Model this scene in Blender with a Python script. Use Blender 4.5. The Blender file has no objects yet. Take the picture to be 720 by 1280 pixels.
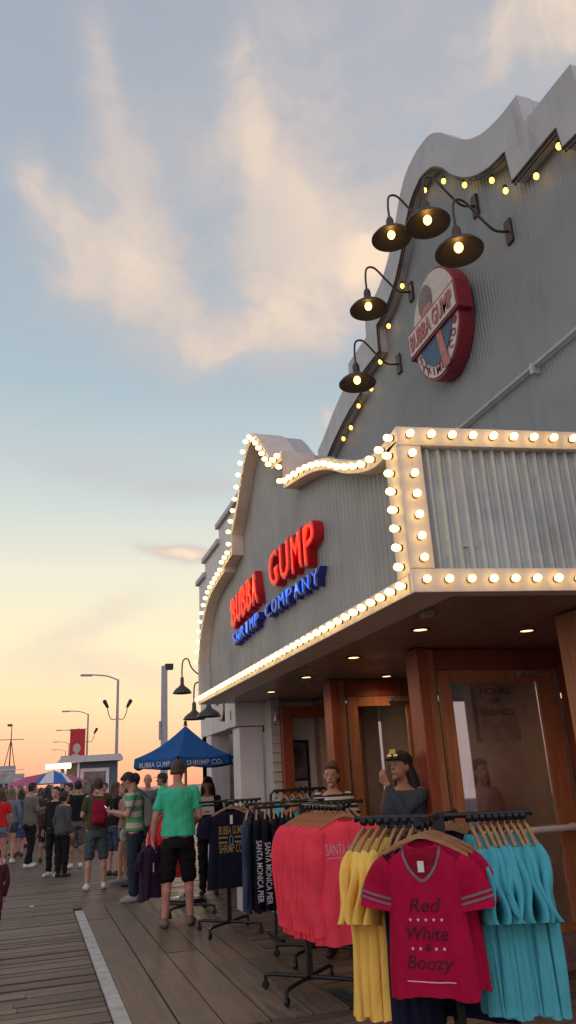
import bpy, bmesh, math, random
import numpy as np
from mathutils import Vector, Matrix, Euler
random.seed(7)
S = bpy.context.scene
COL = S.collection
R = math.radians
PI = math.pi

# ------------------------------------------------------------------ camera
H = 1.6
camd = bpy.data.cameras.new('camera'); cam = bpy.data.objects.new('camera', camd); COL.objects.link(cam)
S.camera = cam
camd.sensor_fit = 'VERTICAL'; camd.sensor_height = 24.0; camd.lens = 24.0*940/1280
camd.clip_start = 0.05; camd.clip_end = 6000
_up = Vector((-145, 2661, -940)).normalized()
_y = Vector((-320, -350, -940)); _y = (_y - _up*_y.dot(_up)).normalized()
_x = _y.cross(_up)
ROT = Matrix((_x, _y, _up))
cam.matrix_world = Matrix.Translation((0, 0, H)) @ ROT.to_4x4()

# ------------------------------------------------------------------ world / sky
W = bpy.data.worlds.new('World'); S.world = W; W.use_nodes = True
wt = W.node_tree; wt.nodes.clear()
SUN_AZ, SUN_EL = R(6), R(1.5)      # azimuth measured from +Y towards +X

class NT:
    """tiny helper to write node maths"""
    def __init__(s, t): s.t = t
    def n(s, kind, **kw):
        nd = s.t.nodes.new(kind)
        for k, v in kw.items(): setattr(nd, k, v)
        return nd
    def link(s, a, b): s.t.links.new(a, b)
    def setin(s, sock, v):
        if hasattr(v, 'is_linked') or isinstance(v, bpy.types.NodeSocket): s.link(v, sock)
        else: sock.default_value = v
    def m(s, op, a, b=None, c=None, clamp=False):
        nd = s.n('ShaderNodeMath', operation=op, use_clamp=clamp)
        s.setin(nd.inputs[0], a)
        if b is not None: s.setin(nd.inputs[1], b)
        if c is not None: s.setin(nd.inputs[2], c)
        return nd.outputs[0]
    def v(s, op, a, b=None):
        nd = s.n('ShaderNodeVectorMath', operation=op)
        s.setin(nd.inputs[0], a)
        if b is not None: s.setin(nd.inputs[1], b)
        return nd.outputs['Value'] if op in ('DOT_PRODUCT', 'LENGTH') else nd.outputs[0]
    def mix(s, f, a, b, typ='MIX'):
        nd = s.n('ShaderNodeMix', data_type='RGBA', blend_type=typ)
        s.setin(nd.inputs[0], f); s.setin(nd.inputs[6], a); s.setin(nd.inputs[7], b)
        return nd.outputs[2]
    def noise(s, vec, scale, detail=3, rough=.5, dist=0., out=0):
        nd = s.n('ShaderNodeTexNoise'); s.setin(nd.inputs['Vector'], vec)
        nd.inputs['Scale'].default_value = scale; nd.inputs['Detail'].default_value = detail
        nd.inputs['Roughness'].default_value = rough; nd.inputs['Distortion'].default_value = dist
        return nd.outputs[out]
    def maprange(s, x, a, b, c, d, smooth=True):
        nd = s.n('ShaderNodeMapRange'); nd.interpolation_type = 'SMOOTHSTEP' if smooth else 'LINEAR'
        s.setin(nd.inputs[0], x)
        for i, q in enumerate((a, b, c, d)): nd.inputs[i+1].default_value = q
        return nd.outputs[0]
    def ramp(s, f, stops):
        nd = s.n('ShaderNodeValToRGB'); e = nd.color_ramp.elements
        while len(e) < len(stops): e.new(.5)
        for el, (p, c) in zip(e, stops): el.position = p; el.color = c
        s.setin(nd.inputs[0], f); return nd.outputs[0]

def lin(r, g, b, k=1.0):
    f = lambda u: (u/255/12.92 if u <= 10 else ((u/255+.055)/1.055)**2.4)*k
    return (f(r), f(g), f(b), 1)

w = NT(wt)
tc = w.n('ShaderNodeTexCoord'); D = w.v('NORMALIZE', tc.outputs['Generated'])
sep = w.n('ShaderNodeSeparateXYZ'); w.link(D, sep.inputs[0])
dx, dy, dz = sep.outputs
el = w.m('ARCSINE', dz); az = w.m('ARCTAN2', dx, dy)
base = w.ramp(dz, [(0.0, lin(224, 158, 138)), (.03, lin(236, 178, 152)), (.065, lin(244, 202, 168)), (.10, lin(250, 224, 182)),
                   (.17, lin(252, 238, 200)), (.26, lin(236, 234, 214)), (.35, lin(206, 216, 214)), (.48, lin(174, 193, 203)),
                   (.64, lin(164, 180, 194)), (.80, lin(166, 174, 187)), (1.0, lin(156, 166, 184))])
sund = (math.sin(SUN_AZ), math.cos(SUN_AZ), 0)
toward = w.maprange(w.v('DOT_PRODUCT', D, sund), -.8, .35, 0, 1)
away = w.ramp(dz, [(0, lin(214, 190, 190, 1.45)), (.12, lin(222, 196, 196, 1.6)), (.35, lin(205, 200, 210, 1.6)), (1, lin(170, 178, 198, 1.2))])  # out-of-view sky opposite the sunset, brightened to fill camera-facing surfaces
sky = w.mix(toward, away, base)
# wispy clouds, laid out by compass bearing and height (radians)
av = w.n('ShaderNodeCombineXYZ'); w.link(az, av.inputs[0]); w.link(el, av.inputs[1])
AE = av.outputs[0]
warp = w.v('SCALE', w.v('SUBTRACT', w.noise(AE, 3.2, 4, .55, 0, 1), (.5, .5, .5)))
warp.node.inputs['Scale'].default_value = .22
AEw = w.v('ADD', AE, warp)
warp2 = w.v('SCALE', w.v('SUBTRACT', w.noise(AE, 9, 4, .6, 0, 1), (.5, .5, .5))); warp2.node.inputs['Scale'].default_value = .03
AEs = w.v('ADD', AE, warp2)
BLOBS = [(0.05, 0.866, -1.232, 0.076, 0.04, 0.649, 0.30000000000000004), (0.114, 0.707, -1.066, 0.076, 0.05, 0.826, 0.44999999999999996), (0.037, 0.645, -0.388, 0.135, 0.05, 0.708, 0.675), (-0.061, 0.701, -0.321, 0.03, 0.03125, 0.59, 0.5249999999999999), (0.207, 0.576, 0.162, 0.079, 0.03, 0.944, 0.8250000000000001), (0.384, 0.626, 0.268, 0.117, 0.07, 0.944, 0.75), (0.564, 0.79, 0.043, 0.138, 0.16, 0.649, 0.26249999999999996), (0.276, 0.901, -1.406, 0.037, 0.0675, 0.649, 0.5249999999999999), (0.301, 0.813, -1.105, 0.053, 0.04625, 0.708, 0.6000000000000001), (0.418, 0.755, -0.259, 0.08, 0.043750000000000004, 0.59, 0.5249999999999999), (0.777, 0.85, -0.025, 0.101, 0.065, 0.944, 0.9750000000000001), (0.49, 0.664, 0.237, 0.043, 0.035, 0.944, 1.125), (0.184, 0.291, -0.141, 0.046, 0.008, 1.888, 1.0), (0.396, 0.456, 0.328, 0.013, 0.016, 0.826, 0.9), (0.054, 0.149, -0.142, 0.123, 0.026250000000000002, 0.354, 0.8999999999999999), (0.076, 0.404, -0.075, 0.144, 0.03375, 0.21239999999999998, 0.22499999999999998), (0.21, 0.38, 0.052, 0.068, 0.019, 0.413, 0.3), (0.385, 0.818, -0.304, 0.139, 0.21999999999999997, 0.3776, 0.22499999999999998), (0.121, 0.694, -0.645, 0.102, 0.13375, 0.354, 0.375), (0.258, 0.757, -0.49, 0.158, 0.11374999999999999, 0.295, 0.44999999999999996), (0.077, 0.208, 0.406, 0.061, 0.018, 0.354, 1.2)]
dens = None; hot = None
for (a0, e0, th, sx, sy, wgt, warm) in BLOBS:
    q = w.v('SUBTRACT', AEw if sy > .022 else AEs, (a0, e0, 0))
    u = w.v('DOT_PRODUCT', q, (math.cos(th)/sx, math.sin(th)/sx, 0))
    v_ = w.v('DOT_PRODUCT', q, (-math.sin(th)/sy, math.cos(th)/sy, 0))
    g = w.m('MULTIPLY', w.m('EXPONENT', w.m('MULTIPLY', w.m('ADD', w.m('MULTIPLY', u, u), w.m('MULTIPLY', v_, v_)), -1.0)), wgt)
    dens = g if dens is None else w.m('ADD', dens, g)
    gh = w.m('MULTIPLY', g, warm)
    hot = gh if hot is None else w.m('ADD', hot, gh)
fb = w.noise(AEw, 4.2, 8, .58, .25)
wis = w.maprange(fb, .3, .68, .45, 1.35)
mpw = w.n('ShaderNodeMapping'); w.link(AEw, mpw.inputs[0]); mpw.inputs['Rotation'].default_value = (0, 0, R(-35)); mpw.inputs['Scale'].default_value = (2.4, 10, 1)
strk = w.maprange(w.noise(mpw.outputs[0], 1.5, 7, .55, .0), .3, .7, .5, 1.25)
alpha = w.m('MULTIPLY', w.m('MULTIPLY', w.m('MULTIPLY', dens, wis), strk), 1.6, clamp=True)
hotf = w.m('MULTIPLY', w.m('MULTIPLY', hot, w.maprange(fb, .38, .7, .3, 1.3)), 1.0, clamp=True)
cloudc = w.mix(hotf, lin(192, 187, 190), lin(252, 226, 198))
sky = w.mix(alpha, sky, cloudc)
nis = w.n('ShaderNodeTexSky', sky_type='NISHITA'); nis.sun_disc = False
nis.sun_elevation = SUN_EL; nis.sun_rotation = SUN_AZ
bg1 = w.n('ShaderNodeBackground'); w.link(nis.outputs[0], bg1.inputs[0]); bg1.inputs[1].default_value = .012
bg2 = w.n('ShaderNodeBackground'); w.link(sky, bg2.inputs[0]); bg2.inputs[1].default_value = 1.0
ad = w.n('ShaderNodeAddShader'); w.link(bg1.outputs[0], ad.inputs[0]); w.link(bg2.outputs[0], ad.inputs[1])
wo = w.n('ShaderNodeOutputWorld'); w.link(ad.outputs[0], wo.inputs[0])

sl = bpy.data.lights.new('sun', 'SUN'); sl.energy = .5; sl.angle = R(12); sl.color = (1, .72, .48)
so = bpy.data.objects.new('sun', sl); COL.objects.link(so)
sd = Vector((math.sin(SUN_AZ)*math.cos(R(6)), math.cos(SUN_AZ)*math.cos(R(6)), math.sin(R(6))))
so.rotation_euler = sd.to_track_quat('Z', 'Y').to_euler()
S.view_settings.view_transform = 'Standard'; S.view_settings.look = 'None'
S.view_settings.gamma = 1; S.view_settings.exposure = 0; S.view_settings.use_curve_mapping = False
S.cycles.use_denoising = True
S.cycles.max_bounces = 6; S.cycles.transparent_max_bounces = 12
S.cycles.sample_clamp_indirect = 4

# ------------------------------------------------------------------ materials
MATS = {}
def mat(name, col, rough=.6, metal=0, var=.12, vscale=8, bump=0, bscale=60, emit=None, estr=0, spec=.5, stain=0, coord='Object', dirt=None):
    if name in MATS: return MATS[name]
    m = bpy.data.materials.new(name); m.use_nodes = True; MATS[name] = m
    t = NT(m.node_tree); b = m.node_tree.nodes['Principled BSDF']
    tcn = t.n('ShaderNodeTexCoord'); vec = tcn.outputs[coord]
    c = tuple(col)+((1,) if len(col) == 3 else ())
    nz = t.noise(vec, vscale, 4, .6)
    f = t.maprange(nz, .25, .75, 1-var, 1+var)
    mul = t.v('SCALE', c[:3]); t.link(f, mul.node.inputs['Scale'])
    out = mul
    if stain:
        mp = t.n('ShaderNodeMapping'); t.link(vec, mp.inputs[0]); mp.inputs['Scale'].default_value = (2.2, 2.2, .35)
        sn = t.maprange(t.noise(mp.outputs[0], 2.6, 6, .7), .5, .72, 0, stain)
        out = t.mix(sn, out, dirt or (c[0]*.45, c[1]*.4, c[2]*.36, 1))
    t.link(out, b.inputs['Base Color'])
    b.inputs['Roughness'].default_value = rough; b.inputs['Metallic'].default_value = metal
    b.inputs['Specular IOR Level'].default_value = spec
    rr = t.maprange(t.noise(vec, vscale*2.3, 3), .3, .7, max(rough-.08, .02), min(rough+.1, 1)); t.link(rr, b.inputs['Roughness'])
    if bump:
        bn = t.n('ShaderNodeBump'); bn.inputs['Strength'].default_value = bump; bn.inputs['Distance'].default_value = .01
        t.link(t.noise(vec, bscale, 3), bn.inputs['Height']); t.link(bn.outputs[0], b.inputs['Normal'])
    if emit:
        b.inputs['Emission Color'].default_value = (*emit[:3], 1); b.inputs['Emission Strength'].default_value = estr
    return m

def fabric(name, col, var=.08):
    if 'fabric_'+name in MATS: return MATS['fabric_'+name]
    m = mat('fabric_'+name, col, .9, var=var, vscale=7, bump=.25, bscale=420, spec=.2)
    t = NT(m.node_tree); b = m.node_tree.nodes['Principled BSDF']; tcn = t.n('ShaderNodeTexCoord'); oi = t.n('ShaderNodeObjectInfo')
    mp = t.n('ShaderNodeMapping'); t.link(tcn.outputs['Object'], mp.inputs[0]); mp.inputs['Scale'].default_value = (1, 1, .35)
    cb = t.n('ShaderNodeCombineXYZ'); t.link(t.m('MULTIPLY', oi.outputs['Random'], 40.), cb.inputs[0]); t.link(cb.outputs[0], mp.inputs['Location'])
    old = b.inputs['Normal'].links[0].from_node
    b2 = t.n('ShaderNodeBump'); b2.inputs['Strength'].default_value = .8; b2.inputs['Distance'].default_value = .03
    t.link(t.noise(mp.outputs[0], 11, 4, .55, .8), b2.inputs['Height']); t.link(b2.outputs[0], old.inputs['Normal'])
    return m

def wood_mat(name, col, rough=.45, axis=2, var=.25, coat=0):
    if name in MATS: return MATS[name]
    m = bpy.data.materials.new(name); m.use_nodes = True; MATS[name] = m
    t = NT(m.node_tree); b = m.node_tree.nodes['Principled BSDF']
    tcn = t.n('ShaderNodeTexCoord'); mp = t.n('ShaderNodeMapping'); t.link(tcn.outputs['Object'], mp.inputs[0])
    sc = [18, 18, 18]; sc[axis] = 1.2; mp.inputs['Scale'].default_value = sc
    nz = t.noise(mp.outputs[0], 2.5, 6, .65, .5)
    c = t.ramp(nz, [(.25, (col[0]*(1-var*1.6), col[1]*(1-var*1.8), col[2]*(1-var*1.8), 1)), (.75, (col[0]*(1+var), col[1]*(1+var), col[2]*(1+var), 1))])
    t.link(c, b.inputs['Base Color']); b.inputs['Roughness'].default_value = rough
    bn = t.n('ShaderNodeBump'); bn.inputs['Strength'].default_value = .25; bn.inputs['Distance'].default_value = .004
    t.link(nz, bn.inputs['Height']); t.link(bn.outputs[0], b.inputs['Normal'])
    return m

def deck_mat(name, c1, c2, axis):
    m = bpy.data.materials.new(name); m.use_nodes = True
    t = NT(m.node_tree); b = m.node_tree.nodes['Principled BSDF']
    g = t.n('ShaderNodeNewGeometry'); tcn = t.n('ShaderNodeTexCoord')
    mp = t.n('ShaderNodeMapping'); t.link(tcn.outputs['Object'], mp.inputs[0])
    sc = [14, 14, 14]; sc[axis] = .55; mp.inputs['Scale'].default_value = sc
    off = t.n('ShaderNodeCombineXYZ'); t.link(t.m('MULTIPLY', g.outputs['Random Per Island'], 90.), off.inputs[0])
    t.link(t.m('MULTIPLY', g.outputs['Random Per Island'], 37.), off.inputs[1])
    pv = t.v('ADD', mp.outputs[0], off.outputs[0])
    nz = t.noise(pv, 2.0, 7, .7, .8)
    isl = t.m('POWER', g.outputs['Random Per Island'], 1.3)
    base = t.mix(isl, (*c1, 1), (*c2, 1))
    gr = t.maprange(nz, .3, .72, .55, 1.25); col = t.v('SCALE', base); t.link(gr, col.node.inputs['Scale'])
    # worn pale patches and dark blotches (dropped drinks, gum)
    wn = t.noise(tcn.outputs['Object'], .9, 5, .7)
    col = t.mix(t.maprange(wn, .52, .74, 0, .5), col, (.20, .155, .125, 1))
    st = t.noise(tcn.outputs['Object'], 2.7, 5, .75)
    col = t.mix(t.maprange(st, .58, .75, 0, .6), col, (.022, .018, .016, 1))
    gum = t.n('ShaderNodeTexVoronoi'); t.link(tcn.outputs['Object'], gum.inputs[0]); gum.inputs['Scale'].default_value = 2.1
    col = t.mix(t.maprange(gum.outputs[0], .035, .05, .8, 0), col, (.30, .28, .25, 1))
    t.link(col, b.inputs['Base Color'])
    t.link(t.maprange(nz, .3, .8, .5, .85), b.inputs['Roughness'])
    bn = t.n('ShaderNodeBump'); bn.inputs['Strength'].default_value = .55; bn.inputs['Distance'].default_value = .008
    t.link(nz, bn.inputs['Height']); t.link(bn.outputs[0], b.inputs['Normal'])
    return m

def glass_mat(name='storefront_glass', tint=(.85, .87, .88), refl=.36):
    m = bpy.data.materials.new(name); m.use_nodes = True; t = NT(m.node_tree); m.node_tree.nodes.clear()
    tr = t.n('ShaderNodeBsdfTransparent'); tr.inputs[0].default_value = (*tint, 1)
    gl = t.n('ShaderNodeBsdfGlossy'); gl.inputs['Roughness'].default_value = .02; gl.inputs[0].default_value = (.95, .95, .95, 1)
    fr = t.n('ShaderNodeFresnel'); fr.inputs[0].default_value = 1.5
    f = t.m('ADD', fr.outputs[0], refl*.5, clamp=True)
    mx = t.n('ShaderNodeMixShader'); t.link(f, mx.inputs[0]); t.link(tr.outputs[0], mx.inputs[1]); t.link(gl.outputs[0], mx.inputs[2])
    o = t.n('ShaderNodeOutputMaterial'); t.link(mx.outputs[0], o.inputs[0])
    return m

M_corr = mat('corrugated_paint', (.30, .315, .32), .5, var=.08, vscale=1.2, stain=.3)
M_corr_dark = mat('corrugated_paint_upper', (.26, .285, .29), .5, var=.08, vscale=.8, stain=.22)
M_galv = mat('galvanised_corrugated', (.46, .50, .48), .5, metal=.15, var=.15, vscale=3.5, stain=.35, dirt=(.12, .13, .12, 1))
M_cream = mat('cream_trim_paint', (.72, .63, .54), .5, var=.08, vscale=3, stain=.35, dirt=(.35, .27, .2, 1))
M_greytrim = mat('grey_trim_paint', (.50, .50, .50), .55, var=.07, vscale=2, stain=.4)
M_soffit = mat('soffit_brown', (.26, .185, .15), .34, var=.05, vscale=1)
M_doorwood = wood_mat('door_wood', (.42, .17, .075), .38)
M_doorred = wood_mat('door_wood_red', (.27, .065, .03), .4)
M_post = wood_mat('post_wood', (.42, .19, .085), .5)
M_white = mat('white_wall_paint', (.72, .70, .69), .6, var=.06, vscale=2, stain=.3)
M_siding = mat('siding_paint', (.48, .47, .45), .6, var=.06, vscale=3, stain=.3)
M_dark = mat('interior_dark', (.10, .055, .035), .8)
M_beige = mat('beige_pillar', (.40, .29, .22), .7)
M_black = mat('black_metal', (.018, .018, .02), .38, metal=.3)
M_bronze = mat('lamp_bronze', (.085, .070, .060), .42, metal=.6)
M_steel = mat('brushed_steel', (.55, .54, .52), .3, metal=.9)
M_post_grey = mat('street_lamp_paint', (.34, .35, .36), .5)
M_hanger = wood_mat('hanger_wood', (.42, .22, .10), .45, axis=0)
M_glass = glass_mat()
M_bulb = mat('marquee_bulb', (1, .9, .7), .3, emit=(1, .64, .19), estr=5.4)
def vary(m, lo, hi):
    t = NT(m.node_tree); b = m.node_tree.nodes['Principled BSDF']; oi = t.n('ShaderNodeObjectInfo')
    e = b.inputs['Emission Strength'].default_value
    t.link(t.maprange(oi.outputs['Random'], 0, 1, lo*e, hi*e, False), b.inputs['Emission Strength'])
vary(M_bulb, .72, 1.2)
M_bulb2 = mat('string_bulb', (1, .8, .4), .3, emit=(1, .52, .07), estr=4.5)
M_lampbulb = mat('lamp_bulb', (1, .8, .5), .3, emit=(1, .52, .12), estr=7)
M_down = mat('downlight_glow', (1, .7, .4), .4, emit=(1, .5, .22), estr=5)
M_skin = {k: mat('skin_'+k, c, .55, var=.06, spec=.35, bump=.08, bscale=300) for k, c in
          dict(fair=(.50, .27, .19), tan=(.36, .19, .12), brown=(.20, .10, .065), pink=(.52, .24, .18)).items()}
M_hair = {k: mat('hair_'+k, c, .6, var=.3, vscale=60, bump=.6, bscale=160) for k, c in
          dict(black=(.012, .010, .010), dark=(.025, .016, .012), brown=(.07, .038, .02), light=(.15, .09, .05), ginger=(.11, .045, .02), grey=(.25, .24, .23)).items()}

# ------------------------------------------------------------------ helpers
def link(name, me, m=None, parent=None, smooth=False):
    if isinstance(me, bmesh.types.BMesh):
        bmesh.ops.recalc_face_normals(me, faces=me.faces)
        b = me; me = bpy.data.meshes.new(name); b.to_mesh(me); b.free()
    o = bpy.data.objects.new(name, me); COL.objects.link(o)
    if m is not None:
        for mm in (m if isinstance(m, (list, tuple)) else [m]): me.materials.append(mm)
    if smooth:
        for p in me.polygons: p.use_smooth = True
    if parent: o.parent = parent
    return o
def tag(o, label=None, cat=None, group=None, kind=None):
    if label: o['label'] = label
    if cat: o['category'] = cat
    if group: o['group'] = group
    if kind: o['kind'] = kind
    return o
def empty(name, loc=(0, 0, 0), rz=0, label=None, cat=None, group=None):
    o = bpy.data.objects.new(name, None); COL.objects.link(o); o.location = loc; o.rotation_euler = (0, 0, rz)
    o.empty_display_size = .1
    return tag(o, label, cat, group)
def copy_tree(o, parent=None):
    c = o.copy(); COL.objects.link(c); c.parent = parent
    for ch in o.children: copy_tree(ch, c)
    return c
B = bmesh.new
def box(bm, x0, x1, y0, y1, z0, z1, bev=0):
    g = bmesh.ops.create_cube(bm, size=1)
    vs = g['verts']
    for v in vs:
        v.co = Vector((x0+(v.co.x+.5)*(x1-x0), y0+(v.co.y+.5)*(y1-y0), z0+(v.co.z+.5)*(z1-z0)))
    if bev:
        es = list({e for v in vs for e in v.link_edges})
        bmesh.ops.bevel(bm, geom=es, offset=bev, segments=2, affect='EDGES', profile=.5)
    return bm
def boxm(x0, x1, y0, y1, z0, z1, bev=0): return box(B(), x0, x1, y0, y1, z0, z1, bev)
def prism(bm, pts, axis, a0, a1):
    """pts: 2-D polygon. axis 'x': pts are (y,z); 'z': (x,y); 'y': (x,z)"""
    def P(p, a): return {'x': (a, p[0], p[1]), 'y': (p[0], a, p[1]), 'z': (p[0], p[1], a)}[axis]
    A = [bm.verts.new(P(p, a0)) for p in pts]; C = [bm.verts.new(P(p, a1)) for p in pts]
    n = len(pts)
    bm.faces.new(A); bm.faces.new(C[::-1])
    for i in range(n): bm.faces.new((A[i], C[i], C[(i+1) % n], A[(i+1) % n]))
    return bm
def band(bm, lo, up, x0, x1):
    """solid band between two (y,z) polylines of equal length, from x0 to x1"""
    n = len(lo)
    V = [[bm.verts.new((x, *p)) for p in line] for x in (x0, x1) for line in (lo, up)]
    L0, U0, L1, U1 = V
    for i in range(n-1):
        bm.faces.new((L0[i], L0[i+1], U0[i+1], U0[i])); bm.faces.new((L1[i], U1[i], U1[i+1], L1[i+1]))
        bm.faces.new((L0[i], L1[i], L1[i+1], L0[i+1])); bm.faces.new((U0[i], U0[i+1], U1[i+1], U1[i]))
    for i in (0, n-1): bm.faces.new((L0[i], U0[i], U1[i], L1[i]))
    return bm
def frame_of(d):
    d = Vector(d).normalized(); a = Vector((0, 0, 1)) if abs(d.z) < .9 else Vector((1, 0, 0))
    u = d.cross(a).normalized(); return u, d.cross(u).normalized(), d
def tube(bm, pts, r, seg=8, caps=True):
    pts = [Vector(p) for p in pts]; n = len(pts)
    rs = r if isinstance(r, (list, tuple)) else [r]*n
    rings = []; u = None
    for i, p in enumerate(pts):
        d = (pts[min(i+1, n-1)]-pts[max(i-1, 0)]).normalized()
        if u is None: u, v, _ = frame_of(d)
        else:
            u = (u-d*u.dot(d)).normalized(); v = d.cross(u)
        rings.append([bm.verts.new(p+(u*math.cos(t*2*PI/seg)+v*math.sin(t*2*PI/seg))*rs[i]) for t in range(seg)])
    for a, b in zip(rings, rings[1:]):
        for t in range(seg): bm.faces.new((a[t], a[(t+1) % seg], b[(t+1) % seg], b[t]))
    if caps: bm.faces.new(rings[0][::-1]); bm.faces.new(rings[-1])
    return bm
def lathe(bm, prof, seg=24, c=(0, 0, 0), ax=None):
    """prof: (radius, height) pairs about z"""
    c = Vector(c); M3 = Matrix.Identity(3) if ax is None else Vector(ax).to_track_quat('Z', 'Y').to_matrix()
    rings = []
    for (r, z) in prof:
        if r < 1e-6: rings.append([bm.verts.new(c+M3@Vector((0, 0, z)))])
        else: rings.append([bm.verts.new(c+M3@Vector((r*math.cos(t*2*PI/seg), r*math.sin(t*2*PI/seg), z))) for t in range(seg)])
    for a, b in zip(rings, rings[1:]):
        for t in range(seg):
            t2 = (t+1) % seg
            f = [a[t % len(a)], a[t2 % len(a)], b[t2 % len(b)], b[t % len(b)]]
            f2 = []
            for q in f:
                if q not in f2: f2.append(q)
            if len(f2) > 2: bm.faces.new(f2)
    return bm
def smooth_line(pts, k=6):
    """Catmull-Rom through 2-D or 3-D points"""
    P = [Vector(p) for p in pts]; out = []
    for i in range(len(P)-1):
        a, b, c, d = P[max(i-1, 0)], P[i], P[i+1], P[min(i+2, len(P)-1)]
        for j in range(k):
            t = j/k
            out.append(.5*((2*b)+(c-a)*t+(2*a-5*b+4*c-d)*t*t+(3*b-a-3*c+d)*t**3))
    out.append(P[-1]); return out
def capsule(bm, p0, r0, p1, r1, seg=10, flat=None):
    p0 = Vector(p0); p1 = Vector(p1); u, v, d = frame_of(p1-p0)
    rings = []
    for a in (-80, -50, -20): rings.append((p0+d*r0*math.sin(R(a)), r0*math.cos(R(a))))
    rings.append((p0, r0)); rings.append((p1, r1))
    for a in (20, 50, 80): rings.append((p1+d*r1*math.sin(R(a)), r1*math.cos(R(a))))
    vs = []
    for c, r in rings:
        ring = []
        for t in range(seg):
            o = (u*math.cos(t*2*PI/seg)+v*math.sin(t*2*PI/seg))*r
            ring.append(bm.verts.new(c+o))
        vs.append(ring)
    for a, b in zip(vs, vs[1:]):
        for t in range(seg): bm.faces.new((a[t], a[(t+1) % seg], b[(t+1) % seg], b[t]))
    bm.faces.new(vs[0][::-1]); bm.faces.new(vs[-1])
def chain(bm, pts, rs, seg=10):
    for i in range(len(pts)-1): capsule(bm, pts[i], rs[i], pts[i+1], rs[i+1], seg)
def loft(bm, rings, seg=18, power=2.3):
    """rings: (x,y,z,rx,ry) closed superellipse rings"""
    vs = []
    for (x, y, z, rx, ry) in rings:
        ring = []
        for t in range(seg):
            a = 2*PI*t/seg; ca, sa = math.cos(a), math.sin(a)
            ring.append(bm.verts.new((x+rx*math.copysign(abs(ca)**(2/power), ca), y+ry*math.copysign(abs(sa)**(2/power), sa), z)))
        vs.append(ring)
    for a, b in zip(vs, vs[1:]):
        for t in range(seg): bm.faces.new((a[t], a[(t+1) % seg], b[(t+1) % seg], b[t]))
    bm.faces.new(vs[0][::-1]); bm.faces.new(vs[-1])
def ball(bm, c, rx, ry=None, rz=None, M3=None, seg=16):
    ry = ry or rx; rz = rz or rx
    g = bmesh.ops.create_uvsphere(bm, u_segments=seg, v_segments=seg//2+2, radius=1)
    for v in g['verts']:
        q = Vector((v.co.x*rx, v.co.y*ry, v.co.z*rz))
        v.co = (M3@q if M3 else q)+Vector(c)
TMP = bpy.data.scenes.new('scratch')
def evaluated(o):
    TMP.collection.objects.link(o)
    with bpy.context.temp_override(scene=TMP, view_layer=TMP.view_layers[0]):
        dg = bpy.context.evaluated_depsgraph_get(); dg.update(); return bpy.data.meshes.new_from_object(o.evaluated_get(dg))
def bake(bm, voxel=.01, sm=3, fac=.5):
    me = bpy.data.meshes.new('tmp'); bmesh.ops.recalc_face_normals(bm, faces=bm.faces); bm.to_mesh(me); bm.free()
    o = bpy.data.objects.new('tmp', me)
    r = o.modifiers.new('r', 'REMESH'); r.mode = 'VOXEL'; r.voxel_size = voxel; r.use_smooth_shade = True
    s = o.modifiers.new('s', 'SMOOTH'); s.factor = fac; s.iterations = sm
    out = evaluated(o)
    bpy.data.objects.remove(o); bpy.data.meshes.remove(me)
    for p in out.polygons: p.use_smooth = True
    return out
def crease(me, terms, ret=None):
    n = len(me.vertices); co = np.empty(n*3, 'f'); no = np.empty(n*3, 'f')
    me.vertices.foreach_get('co', co); me.vertices.foreach_get('normal', no); co = co.reshape(-1, 3); no = no.reshape(-1, 3)
    d = sum(a*np.sin(co[:, 2]*kz_+co[:, 0]*kx_+co[:, 1]*ky_+p) for a, kx_, ky_, kz_, p in terms)
    co += no*d[:, None]; me.vertices.foreach_set('co', co.ravel()); me.update()
def text_mesh(s, height=1.0, width=None, extrude=0, offset=0, align='CENTER', shear=0, bevel=0, space=1):
    cu = bpy.data.curves.new('t', 'FONT'); cu.body = s; cu.extrude = extrude; cu.offset = offset; cu.shear = shear
    cu.space_character = space; cu.bevel_depth = bevel; cu.resolution_u = 3
    o = bpy.data.objects.new('t', cu); me = evaluated(o)
    bpy.data.objects.remove(o); bpy.data.curves.remove(cu)
    xs = [v.co.x for v in me.vertices]; ys = [v.co.y for v in me.vertices]
    if not xs: return me
    cx = (min(xs)+max(xs))/2 if align == 'CENTER' else min(xs)
    sy = height/(max(ys)-min(ys)); sx = (width/(max(xs)-min(xs))) if width else sy
    y0 = min(ys)
    for v in me.vertices: v.co.x = (v.co.x-cx)*sx; v.co.y = (v.co.y-y0)*sy
    return me
FACE_NX = Matrix(((0, 0, -1), (-1, 0, 0), (0, 1, 0))).to_4x4()    # text x -> -Y, y -> Z, normal -> -X
FACE_NY = Matrix(((1, 0, 0), (0, 0, -1), (0, 1, 0))).to_4x4()     # text x -> +X, y -> Z, normal -> -Y
def place_mat(o, M): o.matrix_local = M
def gz(px, py, z=0):
    d = ROT @ Vector((px-360, 640-py, -940)); return Vector((0, 0, H))+d*((z-H)/d.z)
def gy(px, py, y):
    d = ROT @ Vector((px-360, 640-py, -940)); return Vector((0, 0, H))+d*(y/d.y)

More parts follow.
